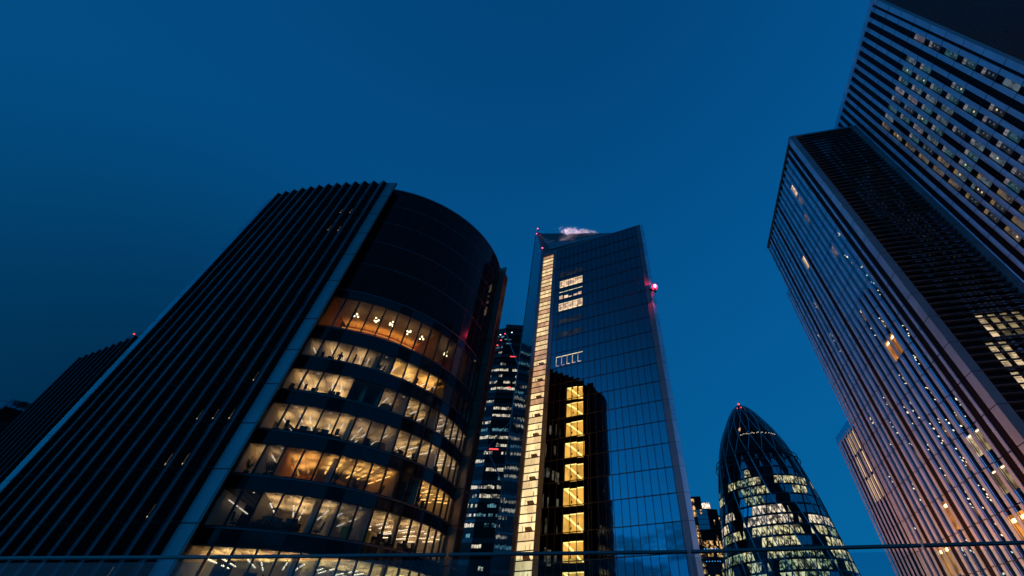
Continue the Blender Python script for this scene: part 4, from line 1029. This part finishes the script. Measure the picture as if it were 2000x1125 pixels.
tub = proto('tub_chair', 'x', 'armchair', [('seat_shell', tub_shape('yellow fabric')), ('foot', lambda m: m.tube([(0, 0, 0), (0, 0, .05)], .2, 'chair black', 10))], 'g')
def pend(m):
    for i, (x, y, l) in enumerate(((-.2, 0, .62), (.16, .1, .45), (.02, -.18, .85), (.22, -.12, .75), (-.1, .2, .95))):
        m.tube([(x, y, 0), (x, y, -l)], .008, 'chair black', 4)
def pendg(m):
    for i, (x, y, l) in enumerate(((-.2, 0, .62), (.16, .1, .45), (.02, -.18, .85), (.22, -.12, .75), (-.1, .2, .95))): m.ball((x, y, -l - .10), .105, 'globe', 10, 6)
pendant = proto('pendant_lamp', 'x', 'lamp', [('cable', pend), ('globe_shade', pendg)], 'g')
protos = [chair, desk, plant, tub, pendant]; used = {p.name: False for p in protos}
def place(p, loc, rz, label, group):
    if not used[p.name]:
        used[p.name] = True; p.location = loc; p.rotation_euler = (0, 0, rz); p['label'] = label; p['group'] = group; return p
    return instance(p, loc, rz, label, group)
for b, r in ((1.9, 2.0), (3.6, 2.0), (4.9, 1.8), (6.6, 2.0), (8.0, 1.9), (9.6, 1.9), (11.2, 2.0)):
    place(pendant, P3(b, r, FL[0][1] + .0), b, 'cluster of glowing globes hanging from the amber ceiling on the topmost lit floor', 'globe lamps on the top lit floor')
for k, items in {1: (1.3, 5.4, 8.2, 10.2, 12.3), 2: (.4, 1.3, 2.5, 3.3, 8.8, 10.3, 12.6), 3: (.7, 1.4, 2.9, 4.4, 6.4, 8.5, 10.2, 12.4, 13.3), 4: (1.8, 6.6, 8.3, 12.2), 5: (1.2, 2.4, 3.3, 4.3, 5.4, 9.2, 10.2, 12.4), 6: (.9, 2.6, 3.9, 6.4, 9.3)}.items():
    for b in items:
        place(chair, P3(b, .75 + .3 * (int(b * 10) % 2), FL[k][0] + .04), b * 2.1, 'dark office chair by the window on the ' + FLN[k], 'office chairs on the ' + FLN[k])
for k, items in {1: (1.7, 8.7), 2: (1.7, 2.9), 3: (2.2, 3.6, 9.4), 5: (2.6, 3.0, 3.9, 9.8, 12.2), 6: (1.6, 3.2, 7.6)}.items():
    for b in items:
        a = A0 + (A1 - A0) * b / NB
        place(desk, P3(b, 1.6, FL[k][0] + .04), a + math.pi / 2, 'dark desk with a monitor inside the ' + FLN[k], 'desks on the ' + FLN[k])
for k, b, r in ((4, .5, .6), (4, 1.5, .7), (4, 5.3, .7), (4, 10.3, .6), (4, 11.6, .7), (1, 5.2, .6)):
    place(plant, P3(b, r, FL[k][0] + .04), b, 'leafy pot plant against the glass on the ' + FLN[k], 'pot plants on the ' + FLN[k])
for b in (7.0, 8.2): place(tub, P3(b, .8, FL[5][0] + .04), b, 'yellow tub armchair behind the glass on the sixth lit floor from the top', 'yellow tub armchairs')
m = MB()
for b, k in ((6.7, 2), (7.2, 3)):
    p = P3(b, .9, FL[k][0]); 
    m2 = MB(); m2.tube([p + Vector((0, 0, .05)), p + Vector((0, 0, .42))], .75, 'orange fabric', 18, .78); m2.tube([p + Vector((0, 0, .42)), p + Vector((0, 0, .95))], .78, 'orange fabric', 18, .55); tag(m2.build('round_booth'), 'round orange booth seat by the glass on the ' + FLN[k], 'booth')
# standing people: one skinned body each
def person(loc, rz, label, arm):
    V = [(0, 0, .95), (0, 0, 1.15), (0, 0, 1.40), (0, .01, 1.50), (0, .0, 1.62), (0, .0, 1.74), (.10, 0, .90), (.12, .02, .50), (.12, 0, .08), (.13, -.12, .03), (-.10, 0, .90), (-.13, .06, .50), (-.14, .1, .08), (-.15, -.02, .03), (.20, 0, 1.42), (.27, .02, 1.15), (.22, -.16 * arm, .98 + .12 * arm), (-.20, 0, 1.42), (-.27, .03, 1.15), (-.26, -.08, .92)]
    E_ = [(0, 1), (1, 2), (2, 3), (3, 4), (4, 5), (0, 6), (6, 7), (7, 8), (8, 9), (0, 10), (10, 11), (11, 12), (12, 13), (2, 14), (14, 15), (15, 16), (2, 17), (17, 18), (18, 19)]
    Rr = [.15, .14, .16, .06, .10, .085, .095, .065, .045, .035, .095, .065, .045, .035, .07, .05, .035, .07, .05, .035]
    me = bpy.data.meshes.new('person'); me.from_pydata(V, E_, []); me.materials.append(MT['dark cloth'])
    o = bpy.data.objects.new('person', me); COL.objects.link(o)
    sk = o.modifiers.new('skin', 'SKIN')
    if not me.skin_vertices: me.skin_vertices.new()
    for i, r in enumerate(Rr): me.skin_vertices[0].data[i].radius = (r, r * .8)
    me.skin_vertices[0].data[0].use_root = True
    ss = o.modifiers.new('sub', 'SUBSURF'); ss.levels = 1; ss.render_levels = 2
    o.location = loc; o.rotation_euler = (0, 0, rz); tag(o, label, 'person')
    m = MB(); m.ball((0, .01, 1.70), .105, 'chair black', 10, 6, .9)
    h = m.build('hair', None, smooth=True); h.parent = o
person(P3(2.3, 1.2, FL[1][0] + .04), .6, 'person in dark clothes standing left of another on the second lit floor', 1.)
person(P3(3.35, 1.0, FL[1][0] + .04), 2.2, 'person in dark clothes standing right of another on the second lit floor', .3)
